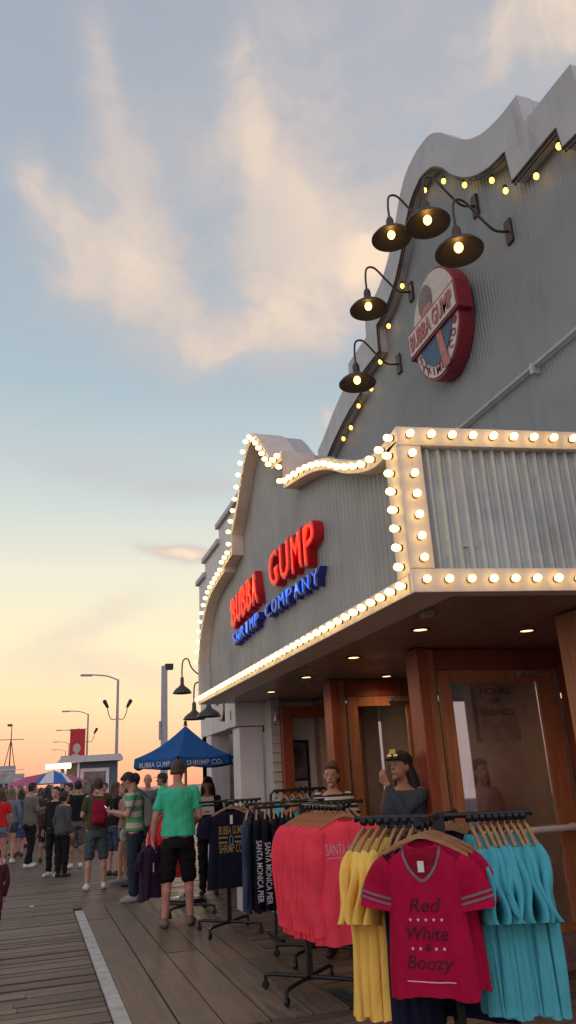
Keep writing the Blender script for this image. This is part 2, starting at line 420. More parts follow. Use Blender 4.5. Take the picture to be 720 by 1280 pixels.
# ------------------------------------------------------------------ setting: water, deck
M_water = mat('sea_water', (.05, .08, .10), .75, var=.2, vscale=.05, bump=.6, bscale=1.2)
bm = B(); vs = [bm.verts.new(p) for p in ((-3000, -200, -7), (3000, -200, -7), (3000, 5000, -7), (-3000, 5000, -7))]; bm.faces.new(vs)
tag(link('water', bm, M_water), kind='structure')
M_under = mat('deck_gap', (.012, .010, .009), .9)
tag(link('deck_base', boxm(-12, 20, -8, 170, -.9, -.06), M_under), kind='structure')
M_deck = deck_mat('deck_planks_cross', (.112, .068, .046), (.205, .134, .094), 0)
M_deck2 = deck_mat('deck_planks_long', (.150, .094, .066), (.215, .146, .104), 1)
def plank_field(bm, x0, x1, y0, y1, pitch, gap, along, jitter=.004, th=.05, zoff=0, segs=None):
    a = x0 if along == 'y' else y0; end = x1 if along == 'y' else y1
    while a < end-1e-4:
        wd = pitch*random.uniform(.93, 1.07); b_ = min(a+wd, end)
        lo, hi = (y0, y1) if along == 'y' else (x0, x1)
        s = lo
        while s < hi-1e-4:
            L = random.uniform(2.4, 4.2) if segs is None else segs
            e = min(s+L, hi)
            if hi-e < .5: e = hi
            z = zoff+random.uniform(-jitter, jitter)
            if along == 'y': box(bm, a, b_-gap, s, e-.004, z-th, z)
            else: box(bm, s, e-.004, a, b_-gap, z-th, z)
            s = e
        a = b_
    return bm
bm = B()
plank_field(bm, -6, .645, -1, 12.4, .145, .016, 'x', .005)
plank_field(bm, 2.30, 9.0, -1, 11.0, .145, .010, 'x', .003)
plank_field(bm, .60, 2.30, -1, 5.9, .145, .012, 'x', .003)
plank_field(bm, -6, 9.0, 12.4, 60, .16, .014, 'x', .004)
plank_field(bm, 2.30, 9.0, 11.0, 12.4, .15, .012, 'x', .004)
tag(link('boardwalk', bm, M_deck), kind='structure')
bm = B(); box(bm, -12, -6.01, -8, 60, -.05, 0); box(bm, -12, 20, 60.01, 170, -.05, 0)
tag(link('far_deck', bm, mat('far_deck_wood', (.10, .08, .068), .7, var=.3, vscale=.8)), kind='structure')
bm = B()
plank_field(bm, .77, 2.29, 5.92, 12.38, .30, .014, 'y', .003, zoff=.012, segs=None)
tag(link('walkway_planks', bm, M_deck2), kind='structure')
bm = B()
for (a, b_) in ((5.94, 8.05), (8.06, 10.2), (10.21, 12.0)): box(bm, .655, .765, a, b_, -.03, .016, .003)
tag(link('painted_strip', bm, mat('worn_white_paint', (.46, .44, .41), .7, var=.2, vscale=6, stain=.5, dirt=(.16, .14, .13, 1))), kind='structure')
bm = B(); rn = random.Random(3)
def nail(x, y, z):
    c_ = [bm.verts.new((x+.0055*math.cos(a*PI/3), y+.0055*math.sin(a*PI/3), z)) for a in range(6)]; bm.faces.new(c_)
for i in range(11):
    for kx in range(5):
        for q in (.06, .24): nail(.77+.30*kx+q+rn.uniform(-.02, .02), 6.05+.6*i+rn.uniform(-.02, .02), .0165)
for i in range(60):
    for x in (-.9, -.3, .3):
        for q in (0, .07): nail(x+rn.uniform(-.015, .015), 4.6+.145*i+q+rn.uniform(-.01, .01), .006)
tag(link('boardwalk_nails', bm, mat('nail_rust', (.05, .03, .02), .5, metal=.4)), kind='structure')
bm = B(); ball(bm, gz(40, 1134)+Vector((0, 0, .01)), .035, .02, .012, seg=6)
tag(link('paper_scrap', bm, mat('paper', (.7, .7, .66), .8)), 'small crumpled white scrap of paper lying on the bare boardwalk', 'litter')

# ------------------------------------------------------------------ restaurant building
bld = empty('restaurant_building', (4.1, 6.15, 0), label='grey corrugated restaurant building with a tall curved parapet and wooden glazed doors', cat='building')
bld.location = (0, 0, 0)
YC = 6.15
inner = [(0, 8.20), (.25, 8.12), (.45, 7.93), (.6, 7.70), (.8, 7.47), (1.0, 7.31), (1.25, 7.19), (1.50, 7.14)]
inner2 = [(1.52, 6.76), (2.0, 6.75), (2.18, 6.74)]
inner3 = [(2.20, 6.50), (2.6, 6.44), (3.0, 6.34), (3.4, 6.20), (3.9, 5.98)]
def dens2(l): return [tuple(p) for p in smooth_line([Vector(q) for q in l], 5)]
halfi = dens2(inner)+dens2(inner2)+dens2(inner3)
def prof_z(y):
    d = abs(y-YC)
    for (a, za), (b_, zb) in zip(halfi, halfi[1:]):
        if a <= d <= b_: return za+(zb-za)*((d-a)/max(b_-a, 1e-6))
    return halfi[-1][1]
def corr_wall(y0, y1, zb, zt, x, pitch, amp, n=8, m=None, name='wall', parent=None, sharp=False):
    bm = B(); k = int((y1-y0)/pitch*n); prev = None
    for i in range(k+1):
        y = y0+(y1-y0)*i/k; ph = 2*PI*(y-y0)/pitch
        s = math.sin(ph)
        if sharp: s = max(-1, min(1, s*2.6))
        xx = x+amp*s
        a = bm.verts.new((xx, y, zb(y) if callable(zb) else zb)); c = bm.verts.new((xx, y, zt(y) if callable(zt) else zt))
        if prev: bm.faces.new((prev[0], a, c, prev[1]))
        prev = (a, c)
    return link(name, bm, m, parent, smooth=True)
XU = 4.10
corr_wall(0.8, 10.05, 2.7, lambda y: prof_z(y)+.04, XU, .052, .0032, m=M_corr_dark, name='upper_wall', parent=bld)
link('wall', boxm(XU+.03, 9, .8, 10.05, 2.75, 6.0), M_corr_dark, bld)
# parapet trim: band between inner edge and outer edge
outer = [(0, 8.60), (.3, 8.54), (.52, 8.36), (.72, 8.10), (.95, 7.83), (1.2, 7.65), (1.5, 7.55), (1.80, 7.52)]
outer2 = [(1.83, 7.16), (2.2, 7.14), (2.48, 7.12)]
outer3 = [(2.50, 6.88), (2.8, 6.82), (3.2, 6.68), (3.6, 6.50), (3.9, 6.40)]
halfo = dens2(outer)+dens2(outer2)+dens2(outer3)
n = len(halfi)
lo = [(YC-d, z) for d, z in halfi[::-1]]+[(YC+d, z) for d, z in halfi[1:]]
up = [(YC-d, z) for d, z in halfo[::-1]]+[(YC+d, z) for d, z in halfo[1:]]
link('parapet_trim', band(B(), lo, up, XU-.14, XU+.02), M_greytrim, bld)
# backing of the parapet (thickness) and coping
link('parapet_back', band(B(), [(y, z-.35) for y, z in up], [(y, z-.015) for y, z in up], XU+.025, XU+.35), M_greytrim, bld)
dark_edge = tube(B(), [(XU-.13, y, z-.012) for y, z in lo], .014, 6)
link('trim_edge', dark_edge, M_bronze, bld)
bm = B(); tube(bm, [(XU-.05, 2.6, 4.95), (XU-.05, 9.8, 4.95)], .02, 8)
for y in (4.9, 6.2, 7.5): box(bm, XU-.08, XU+.01, y-.02, y+.02, 4.87, 4.97)
link('conduit', bm, M_greytrim, bld, smooth=False)

# ground floor: back wall of the porch, ceiling void, interior
link('soffit_upper', boxm(4.12, 9, .8, 10.05, 2.62, 2.74), M_soffit, bld)
# saw-tooth entrance bays
def bay(y, x0, x1, x2, post_w=.20, label=None, poster=False):
    """frame at depth y: left post x0.., door leaf x1..x2"""
    link('door_post', boxm(x0, x0+post_w*.45, y-.12, y+.10, 0, 2.595, .006), M_doorred, bld)
    link('door_post', boxm(x0+post_w*.45+.004, x0+post_w, y-.05, y+.06, 0, 2.595, .006), M_post, bld)
    link('door_header', boxm(x0+post_w+.003, x2+.05, y-.04, y+.08, 2.42, 2.594), M_doorred, bld)
    d = link('door', boxm(x1, x1+.11, y-.035, y+.015, .03, 2.415, .004), M_doorwood, bld)
    dm = B()
    box(dm, x2-.20, x2, y-.035, y+.015, .03, 2.415, .004); box(dm, x1+.112, x2-.202, y-.033, y+.013, 2.31, 2.413); box(dm, x1+.112, x2-.202, y-.033, y+.013, .03, .36)
    link('door_frame', dm, M_doorwood, d)
    link('glass_pane', boxm(x1+.112, x2-.202, y-.012, y-.006, .362, 2.308), M_glass, d)
    link('kick_plate', boxm(x1+.02, x2-.01, y-.042, y-.037, .05, .30), M_steel, d)
    hb = tube(B(), [(x1+.06, y-.085, 1.08), (x2-.04, y-.085, 1.08)], .026, 10)
    box(hb, x1+.05, x1+.10, y-.08, y-.035, 1.05, 1.11); box(hb, x2-.1, x2-.05, y-.08, y-.035, 1.05, 1.11)
    link('push_bar', hb, M_white, d)
    cl = boxm(x2-.42, x2-.08, y-.085, y-.037, 2.35, 2.41, .006); link('door_closer', cl, M_steel, d)
    return d
d1 = bay(5.95, 3.07, 3.31, 4.50)
d2 = bay(8.00, 3.05, 3.29, 4.20)
# return walls running back between bays
for (x, y0, y1) in ((4.52, 4.30, 5.95), (4.56, 6.06, 8.0), (4.3, 8.1, 10.0)):
    link('return_wall', boxm(x, x+.08, y0, y1-.06, 0, 2.595), M_doorred if y0 < 5 else mat('hall_plaster', (.34, .27, .20), .8, var=.3, vscale=1.5), bld)
link('corner_column', boxm(3.50, 4.15, 4.14, 4.50, 0, 2.596, .01), M_post, bld)
# interior room glimpsed through glass
link('interior_wall', boxm(3.3, 8.9, 10.7, 10.8, 0, 2.6), mat('interior_plaster', (.22, .15, .10), .8), bld)
link('interior_side', boxm(8.9, 9.0, .8, 10.8, 0, 2.6), M_dark, bld)
link('entry_mat', boxm(3.5, 4.4, 6.2, 7.6, .016, .03), mat('rubber_mat', (.03, .03, .03), .9), bld)
# third opening: bare frame with the white hall wall and beige pillar behind
o3 = B(); box(o3, 3.12, 3.26, 9.90, 10.02, 0, 2.50, .005)
link('door_post', o3, M_doorred, bld)
link('door_header', boxm(3.263, 4.3, 9.90, 10.02, 2.36, 2.50), M_doorred, bld)
link('hall_wall', boxm(3.14, 3.80, 10.30, 10.36, 0, 2.60), M_white, bld)
link('beige_pillar', boxm(3.70, 4.02, 10.06, 10.26, 0, 2.595), M_beige, bld)
# notice board on hall wall
nb = empty('notice_board', (3.42, 10.29, 1.66), label='black framed notice board with purple poster and white sheet, on the white wall', cat='sign')
nb.rotation_euler = (0, 0, R(10))
bm = B(); box(bm, -.17, .17, -.06, 0, -.42, .42)
link('frame', bm, M_black, nb)
link('poster', boxm(-.145, .125, -.066, -.062, -.08, .38), mat('poster_purple', (.10, .085, .13), .5, var=.8, vscale=5), nb)
link('sheet', boxm(-.145, .125, -.066, -.062, -.39, -.11), mat('paper_sheet', (.5, .49, .5), .7), nb)
tm = link('lettering', text_mesh('2-00', .10, .24, .001), mat('ink', (.03, .02, .03), .6), nb); place_mat(tm, Matrix.Translation((-.01, -.0685, -.28)) @ FACE_NY)

# white column and capital at the end of the canopy, siding between
link('siding_wall', boxm(3.0, 3.13, 10.03, 10.36, 0, 2.60), M_siding, bld)
bm = B()
for i in range(22):
    z = i*.12; prism(bm, [(10.028, z), (10.004, z+.002), (10.026, z+.118)], 'x', 3.0, 3.118)
link('clapboard', bm, M_siding, bld)
col = link('white_column', boxm(2.66, 2.995, 10.42, 10.80, 0, 2.29, .008), M_white, bld)
link('capital', boxm(2.60, 3.08, 10.38, 11.0, 2.30, 2.78, .01), M_white, col)
tm = link('number', text_mesh('1', .13, .06, .002), M_black, col); place_mat(tm, Matrix.Translation((2.597, 10.64, 2.40)) @ FACE_NX)
sp = B(); tube(sp, [(3.05, 10.0, 2.5), (3.05, 9.93, 2.46), (3.05, 9.9, 2.40)], .012, 6); lathe(sp, [(.0, .0), (.025, 0), (.045, -.09), (.0, -.085)], 10, (3.05, 9.9, 2.41), (0, 0, 1))
link('spotlight', sp, M_steel, bld)

# ------------------------------------------------------------------ marquee
MX = 2.095; ZB = 2.60; YN, YF = 3.92, 10.40
mq = empty('marquee', (0, 0, 0), label='cream edged marquee canopy ringed with glowing bulbs, above the restaurant doors', cat='marquee')
ex, ey = 1.04, -.143; el_ = math.hypot(ex, ey); ex /= el_; ey /= el_
XB = 4.08; yb = YN+(XB-MX)/ex*ey
# wall panels, ribbed
mprof_n = [(3.92, 3.69), (4.3, 3.66), (4.75, 3.80), (5.15, 4.00), (5.55, 4.13), (5.9, 4.20), (6.25, 4.26)]
mprof_m = [(6.27, 4.56), (6.6, 4.60)]
mprof_t = [(6.62, 4.62), (6.85, 4.86), (7.1, 5.10), (7.3, 5.22), (7.5, 5.17), (7.75, 4.98), (8.0, 4.70), (8.3, 4.46)]
mprof_f = [(8.32, 4.22), (8.7, 4.18)]
mprof_g = [(8.72, 4.12), (9.1, 4.08), (9.5, 4.02), (9.85, 3.88), (10.15, 3.62), (10.40, 3.18)]
mp_ = dens2(mprof_n)+dens2(mprof_m)+dens2(mprof_t)+dens2(mprof_f)+dens2(mprof_g)
def mz(y):
    for (a, za), (b_, zb) in zip(mp_, mp_[1:]):
        if a <= y <= b_: return za+(zb-za)*((y-a)/max(b_-a, 1e-6))
    return mp_[0][1] if y < mp_[0][0] else mp_[-1][1]
XP = MX+.14
corr_wall(YN+.1, YF-.03, ZB+.05, lambda y: mz(y)-.03, XP, .075, .0032, m=M_corr, name='ribbed_panel', parent=mq, sharp=True)
# top trim following the gable
TT = .10
lo_m = [(y, z-TT) for y, z in mp_]; up_m = mp_
link('gable_trim', band(B(), lo_m, up_m, MX, MX+.34), M_cream, mq)
link('gable_back', band(B(), [(y, ZB+.3) for y, z in mp_], [(y, z-.02) for y, z in mp_], MX+.345, MX+.55), M_greytrim, mq)
# bottom trim, corner posts
link('bottom_trim', boxm(MX, MX+.30, YN+.05, YF, ZB, ZB+.12, .004), M_cream, mq)
link('end_post', boxm(MX, MX+.30, YF-.10, YF-.002, ZB+.122, 3.14), M_greytrim, mq)
link('corner_post', boxm(MX, MX+.16, YN+.02, YN+.20, ZB+.122, 3.60, .004), M_cream, mq)
def endbox(bm, s0, s1, z0, z1, d0, d1, bev=.004):
    """box in the end face's frame: s along the face, d into the marquee"""
    M4 = Matrix(((ex, -ey, 0, MX), (ey, ex, 0, YN), (0, 0, 1, 0), (0, 0, 0, 1)))
    b2 = boxm(s0, s1, d0, d1, z0, z1, bev); b2.transform(M4)
    me = bpy.data.meshes.new('t'); b2.to_mesh(me); b2.free(); bm.from_mesh(me); bpy.data.meshes.remove(me); return bm
LS = (XB-MX)/ex
link('end_frame_top', endbox(B(), .0, LS, 3.56, 3.69, 0, .12), M_cream, mq)
link('end_frame_bottom', endbox(B(), 0, LS, ZB-.001, 2.745, 0, .12), M_cream, mq)
link('end_frame_side', endbox(B(), 0, .15, 2.747, 3.558, 0, .12), M_cream, mq)
bm = B(); k = int(LS/.075*10); prev = None
M4 = Matrix(((ex, -ey, 0, MX), (ey, ex, 0, YN), (0, 0, 1, 0), (0, 0, 0, 1)))
for i in range(k+1):
    s = .1+(LS-.1)*i/k; q = .055+.019*math.sin(2*PI*s/.075)
    a = bm.verts.new(M4@Vector((s, q, 2.70))); c = bm.verts.new(M4@Vector((s, q, 3.60)))
    if prev: bm.faces.new((prev[0], a, c, prev[1]))
    prev = (a, c)
link('corrugated_panel', bm, M_galv, mq, smooth=True)
# soffit
bm = B(); prism(bm, [(MX+.012, YN+.005), (XB, yb+.012), (4.62, yb+.012), (4.62, YF-.01), (MX+.012, YF-.01)], 'z', ZB+.005, ZB+.07)
link('soffit', bm, M_soffit, mq)
bm = B(); prism(bm, [(MX+.3, YN+.2), (XB, yb+.3), (XB, YF-.02), (MX+.3, YF-.02)], 'z', 3.40, 3.46)
link('roof_deck', bm, M_greytrim, mq)
link('end_wall', boxm(MX+.2, XB, YF-.06, YF-.015, ZB+.08, 3.4), M_greytrim, mq)
dl = B(); lathe(dl, [(.0, 0), (.052, 0)], 20); dlm = bpy.data.meshes.new('down'); dl.to_mesh(dlm); dl.free(); dlm.materials.append(M_down)
dr = B(); lathe(dr, [(.054, 0.004), (.054, -.006), (.075, -.004), (.075, .004)], 20); drm = bpy.data.meshes.new('ring'); dr.to_mesh(drm); dr.free(); drm.materials.append(M_bronze)
for x in (2.72, 3.66):
    for y in (5.06, 6.38, 7.70, 9.02):
        o = link('downlight', drm, None, mq); o.location = (x, y, ZB+.001)
        g = link('lens', dlm, None, o); g.location = (0, 0, -.001)
        ld = bpy.data.lights.new('downlight_lamp', 'SPOT'); ld.energy = 11; ld.color = (1, .62, .36); ld.spot_size = R(150); ld.spot_blend = 1; ld.shadow_soft_size = .05
        lo_ = bpy.data.objects.new('downlight_lamp', ld); COL.objects.link(lo_); lo_.parent = o; lo_.location = (0, 0, -.02)
det = B(); lathe(det, [(0, -.05), (.05, -.045), (.06, 0)], 14, (2.47, 4.46, ZB+.003)); link('smoke_detector', det, M_soffit, mq)
# bulbs
bb = B(); lathe(bb, [(0, .066), (.010, .065), (.019, .058), (.0235, .045), (.0225, .030), (.016, .014), (.013, .006)], 14)
bme = bpy.data.meshes.new('bulb'); bb.to_mesh(bme); bb.free(); bme.materials.append(M_bulb)
for p in bme.polygons: p.use_smooth = True
sb = B(); lathe(sb, [(.020, -.002), (.020, .008), (.014, .009)], 12); sme = bpy.data.meshes.new('socket'); sb.to_mesh(sme); sb.free(); sme.materials.append(M_bronze)
QX = Vector((-1, 0, 0)).to_track_quat('Z', 'Y'); nE = Vector((ey, -ex, 0)); QE = nE.to_track_quat('Z', 'Y')
spots = []
s = .05
# along the gable profile
cum = 0; last = Vector(mp_[0]); target = .06
for p in mp_[1:]:
    p = Vector(p); seg = (p-last).length
    while cum+seg >= target:
        q = last+(p-last)*((target-cum)/max(seg, 1e-6)); spots.append((Vector((MX-.001, q.x, q.y-.05)), QX)); target += .15
    cum += seg; last = p
for i in range(7): spots.append((Vector((MX-.001, YN+.10, 2.78+.124*i)), QX))
y = YN+.10
while y < YF: spots.append((Vector((MX-.001, y, ZB+.06)), QX)); y += .15
for i in range(14):
    for z in (3.625, 2.672): spots.append((Vector((MX, YN, 0))+Vector((ex, ey, 0))*(.075+.142*i)+Vector((0, 0, z))+nE*.001, QE))
for i in range(6): spots.append((Vector((MX, YN, 0))+Vector((ex, ey, 0))*.075+Vector((0, 0, 2.805+.137*i))+nE*.001, QE))
eye = Vector((0, 0, H)); spots.sort(key=lambda s: (s[0]-eye).length)
rest = B()
for i, (p, q) in enumerate(spots):
    if i < 96:
        o = link('light_bulb', bme, None, mq); o.location = p; o.rotation_mode = 'QUATERNION'; o.rotation_quaternion = q
    else:
        for me in (bme,):
            t2 = B(); t2.from_mesh(me); t2.transform(Matrix.Translation(p)@q.to_matrix().to_4x4())
            tm = bpy.data.meshes.new('t'); t2.to_mesh(tm); t2.free(); rest.from_mesh(tm); bpy.data.meshes.remove(tm)
tag(link('light_bulbs', rest, M_bulb, mq, smooth=True), kind='stuff')
skt = B()
for (p, q) in spots:
    t2 = B(); t2.from_mesh(sme); t2.transform(Matrix.Translation(p)@q.to_matrix().to_4x4())
    tm = bpy.data.meshes.new('t'); t2.to_mesh(tm); t2.free(); skt.from_mesh(tm); bpy.data.meshes.remove(tm)
tag(link('bulb_sockets', skt, M_bronze, mq), kind='stuff')

# ------------------------------------------------------------------ lettering on the marquee
M_red = mat('red_channel', (.36, .004, .010), .4, emit=(1, .004, .01), estr=.05)
M_redneon = mat('red_neon', (1, .2, .1), .3, emit=(1, .035, .01), estr=2.2)
M_redface = mat('red_face', (.45, .01, .01), .35, emit=(1, .004, .008), estr=.28)
M_blue = mat('blue_channel', (.006, .010, .08), .4, emit=(.02, .04, 1), estr=.03)
M_blueface = mat('blue_face', (.008, .016, .12), .35, emit=(.02, .06, 1), estr=.05)
M_blueneon = mat('blue_neon', (.3, .5, 1), .3, emit=(.05, .20, 1), estr=.9)
k = (XP-.10)/1.95
def zz(z): return 1.6+(z-1.6)*k
def neon_word(word, y_hi, y_lo, z_base, h, m_ch, m_face, m_neon, parent, arch=0, ymid=6.45, depth=.075):
    n = len(word); pitch = (y_hi-y_lo)/n; r = 0
    for i, ch in enumerate(word):
        yc = y_hi-pitch*(i+.5)
        zb_ = z_base+arch*(1-((yc-ymid)/1.6)**2)
        hh = h; pi_ = pitch if ch != 'I' else pitch*.45
        me = text_mesh(ch, hh, pi_*.86, depth/2, .022)
        o = link('channel_letter', me, m_ch, parent)
        place_mat(o, Matrix.Translation((XP-depth/2-.006, yc, zb_))@FACE_NX)
        f = link('letter_face', text_mesh(ch, hh*.97, pi_*.80, .002, .010), m_face, o); place_mat(f, Matrix.Translation((0, hh*.015, depth/2+.013)))
        t = link('neon_tube', text_mesh(ch, hh*.78, pi_*.60, .004, -.046 if ch != 'I' else -.03), m_neon, o); place_mat(t, Matrix.Translation((0, hh*.11, depth/2+.022)))
ns = empty('neon_sign', (0, 0, 0), label='glowing red neon channel letters on the marquee front, directly above the row of blue letters', cat='sign')
neon_word('BUBBA', 7.86*k, 6.80*k, zz(3.12), .34*k, M_red, M_redface, M_redneon, ns, .09, 6.45*k)
neon_word('GUMP', 6.42*k, 5.13*k, zz(3.13), .34*k, M_red, M_redface, M_redneon, ns, .09, 6.45*k)
nb2 = empty('neon_sign', (0, 0, 0), label='row of small glowing blue letters on the marquee front under the red ones', cat='sign')
neon_word('SHRIMP', 7.88*k, 6.80*k, zz(2.95), .135*k, M_blue, M_blueface, M_blueneon, nb2, .04, 6.45*k, .065)
neon_word('COMPANY', 6.62*k, 5.12*k, zz(2.95), .135*k, M_blue, M_blueface, M_blueneon, nb2, .04, 6.45*k, .065)

# ------------------------------------------------------------------ round logo sign on upper wall
lg = empty('round_sign', (XU-.16, 6.17, 6.20), label='round red, white and blue restaurant sign with a lettered band, high on the corrugated wall', cat='sign')
def disc(r, x0, x1, pts=48, cut=None, sy=1.0):
    P = [(r*sy*math.cos(2*PI*i/pts), r*math.sin(2*PI*i/pts)) for i in range(pts)]
    if cut: P = [p for p in P if cut(p)]
    return prism(B(), P, 'x', x0, x1)
M_sred = mat('sign_red', (.27, .022, .035), .45); M_swhite = mat('sign_white', (.66, .60, .56), .5, var=.1); M_sblue = mat('sign_blue', (.05, .11, .19), .5)
M_spink = mat('sign_salmon', (.48, .17, .15), .5, var=.2); M_sgrey = mat('sign_grey', (.20, .18, .18), .6, var=.2)
link('backing', disc(.66, -.02, .14, sy=.76), M_sred, lg)
link('ring', disc(.63, -.035, -.022, sy=.755), M_swhite, lg)
link('lower_field', disc(.50, -.048, -.037, cut=lambda p: p[1] < -.10, sy=.73), M_sblue, lg)
bm = B(); ball(bm, (-.045, .13, .36), .02, .15, .20); link('grey_patch', bm, M_sgrey, lg)
bm = B(); ball(bm, (-.050, .10, .15), .02, .14, .16); link('salmon_patch', bm, M_spink, lg)
bm = prism(B(), [(-.12, -.14), (-.02, -.14), (-.10, -.62), (-.22, -.62)], 'x', -.055, -.05); link('salmon_patch', bm, M_spink, lg)
BR = Matrix.Rotation(R(-2), 4, 'X')
bm = prism(B(), [(-.54, -.16), (.54, -.16), (.54, .18), (-.54, .18)], 'x', -.075, .10); bm.transform(BR); bd = link('band', bm, M_sred, lg)
bm = prism(B(), [(-.51, -.13), (.51, -.13), (.51, .15), (-.51, .15)], 'x', -.085, -.077); bm.transform(BR); link('band_face', bm, M_swhite, bd)
tm = link('lettering', text_mesh('BUBBA GUMP', .20, .94, .004, .012), M_spink, bd); place_mat(tm, BR@Matrix.Translation((-.094, 0, -.09))@FACE_NX)
bm_l = []
word = 'SHRIMP CO.'
for i, ch in enumerate(word):
    if ch == ' ': continue
    a = R(208+i*14.5)
    o = link('lettering', text_mesh(ch, .09, None, .003, .004), M_sred, lg)
    # arc reads from the viewer's left (+Y) to right
    yy = -.555*.75*math.cos(a); zz2 = .555*math.sin(a)
    place_mat(o, Matrix.Translation((-.041, yy, zz2-.045))@FACE_NX)
tm = link('lettering', text_mesh('SEAFOOD', .08, .5, .003, .002), M_swhite, lg)
bpy.data.objects.remove(tm)

# ------------------------------------------------------------------ gooseneck lamps on upper wall
def gooseneck(label, wx, y, zb_, drop=.0, arm=.61, rad=.225, lit=True, group='gooseneck lamps on the walls', dirx=-1):
    t = empty('wall_lamp', (wx, y, zb_), label=label, cat='lamp', group=group)
    link('bracket', boxm(-.03, 0, -.05, .05, -.13, .13, .005), M_bronze, t)
    pts = smooth_line([(-.02, 0, 0), (-.18, 0, -.02), (-.32, 0, .10), (-arm*.78, 0, .26), (-arm*.95, 0, .24), (-arm, 0, .10), (-arm, 0, -.08)], 5)
    link('arm', tube(B(), pts, .013, 8), M_bronze, t, smooth=True)
    sh = B(); c = (-arm, 0, -.36)
    lathe(sh, [(rad, 0), (rad*1.01, .012), (rad*.86, .055), (rad*.62, .095), (rad*.36, .125), (rad*.2, .16), (rad*.19, .25), (.028, .29), (0, .29)], 32, c)
    lathe(sh, [(rad, 0), (rad*.83, .045), (rad*.6, .083), (rad*.34, .11), (0, .12)], 32, c)
    s = link('lamp_shade', sh, M_bronze, t, smooth=True)
    if lit:
        b_ = B(); ball(b_, (-arm, 0, -.305), .042, .042, .052); link('bulb', b_, M_lampbulb, s, smooth=True)
    return t
nm = 'dark gooseneck lamp '
gooseneck(nm+'nearest the camera, hanging right above the round sign', XU, 4.94, 6.46)
gooseneck(nm+'higher on the wall, second nearest, right of the topmost pair overlap', XU, 5.39, 7.15)
gooseneck(nm+'under the parapet peak, overlapping the lamp to its right', XU, 6.15, 7.58)
gooseneck(nm+'left of the round sign, beneath the pair of overlapping lamps', XU, 6.89, 7.14)
gooseneck(nm+'lowest and farthest on the upper wall, beside the parapet foot', XU, 7.39, 6.42)
# festoon bulbs along the parapet edge
fs = empty('string_light', (0, 0, 0), label='string of small yellow bulbs following the inner edge of the curved parapet', cat='string lights')
fb_ = B(); ball(fb_, (0, 0, -.03), .025, .025, .034); fme = bpy.data.meshes.new('fb'); fb_.to_mesh(fme); fb_.free(); fme.materials.append(M_bulb2)
fc = B(); lathe(fc, [(.022, 0), (.022, .03), (0, .04)], 10); fcm = bpy.data.meshes.new('fc'); fc.to_mesh(fcm); fc.free(); fcm.materials.append(M_black)
for p in fme.polygons: p.use_smooth = True
for (y, z) in [(9.11, 6.20), (8.82, 6.24), (8.50, 6.42), (8.06, 6.45), (7.72, 6.66), (7.39, 6.99), (6.93, 7.27), (6.15, 8.05), (5.75, 7.82), (5.39, 7.44), (4.95, 7.10), (4.78, 6.82), (4.35, 6.60), (4.02, 6.62), (3.6, 6.38)]:
    z = min(z, prof_z(y)-.06) if abs(y-4.95) > .05 and abs(y-4.78) > .05 else z
    o = link('bulb', fme, None, fs); o.location = (XU-.10, y, z)
    c_ = link('cap', fcm, None, o)
link('cable', tube(B(), [(XU-.105, y, z-.04) for y, z in lo], .006, 5), M_black, fs)

# ------------------------------------------------------------------ neighbouring building
NX = 3.0
nbld = empty('neighbour_building', (0, 0, 0), label='pale stepped parapet building behind the far end of the marquee, with a dark open front', cat='building')
bm = B(); prism(bm, [(10.98, 2.40), (14.7, 2.40), (14.7, 5.38), (14.1, 5.38), (14.1, 5.68), (12.85, 5.68), (12.85, 5.98), (10.98, 6.0)], 'x', NX, NX+.4)
link('wall', bm, M_white, nbld)
link('wall', boxm(NX+.02, NX+.35, 13.9, 14.68, 0, 2.398), M_white, nbld)
bm = B()
for (a, b_, z) in ((14.02, 14.80, 5.42), (12.78, 14.16, 5.72), (11.2, 12.9, 6.02)): box(bm, NX-.06, NX+.5, a, b_, z-.05, z+.05, .01)
link('coping', bm, M_greytrim, nbld)
link('side_wall', boxm(NX+.02, 9, 14.3, 14.66, 0, 5.0), M_white, nbld)
link('back_wall', boxm(4.4, 4.5, 10.98, 14.0, 0, 2.6), M_dark, nbld)
link('ceiling', boxm(NX+.41, 4.5, 10.98, 14.0, 2.42, 2.5), M_dark, nbld)
hang = link('window', boxm(4.32, 4.38, 11.3, 12.0, 1.1, 1.8), mat('interior_glow', (.35, .12, .07), .6, emit=(.9, .28, .1), estr=.12), nbld)
ds = empty('disc_sign', (NX-.09, 12.45, 2.72), label='small round sign with a dark edge, standing off the pale wall above the umbrella', cat='sign')
link('disc', disc(.20, -.03, .06), M_sred, ds); link('face', disc(.17, -.035, -.031), M_swhite, ds)
gooseneck('unlit gooseneck lamp on the pale building, the highest of its three', NX, 13.9, 3.50, lit=False, arm=.50, rad=.17)
gooseneck('unlit gooseneck lamp on the pale building, leftmost of the lower two, over the blue umbrella', NX, 13.2, 2.98, lit=False, arm=.42, rad=.19)
gooseneck('unlit gooseneck lamp on the pale building, partly hidden by the marquee corner', NX, 12.1, 2.93, lit=False, arm=.40, rad=.19)

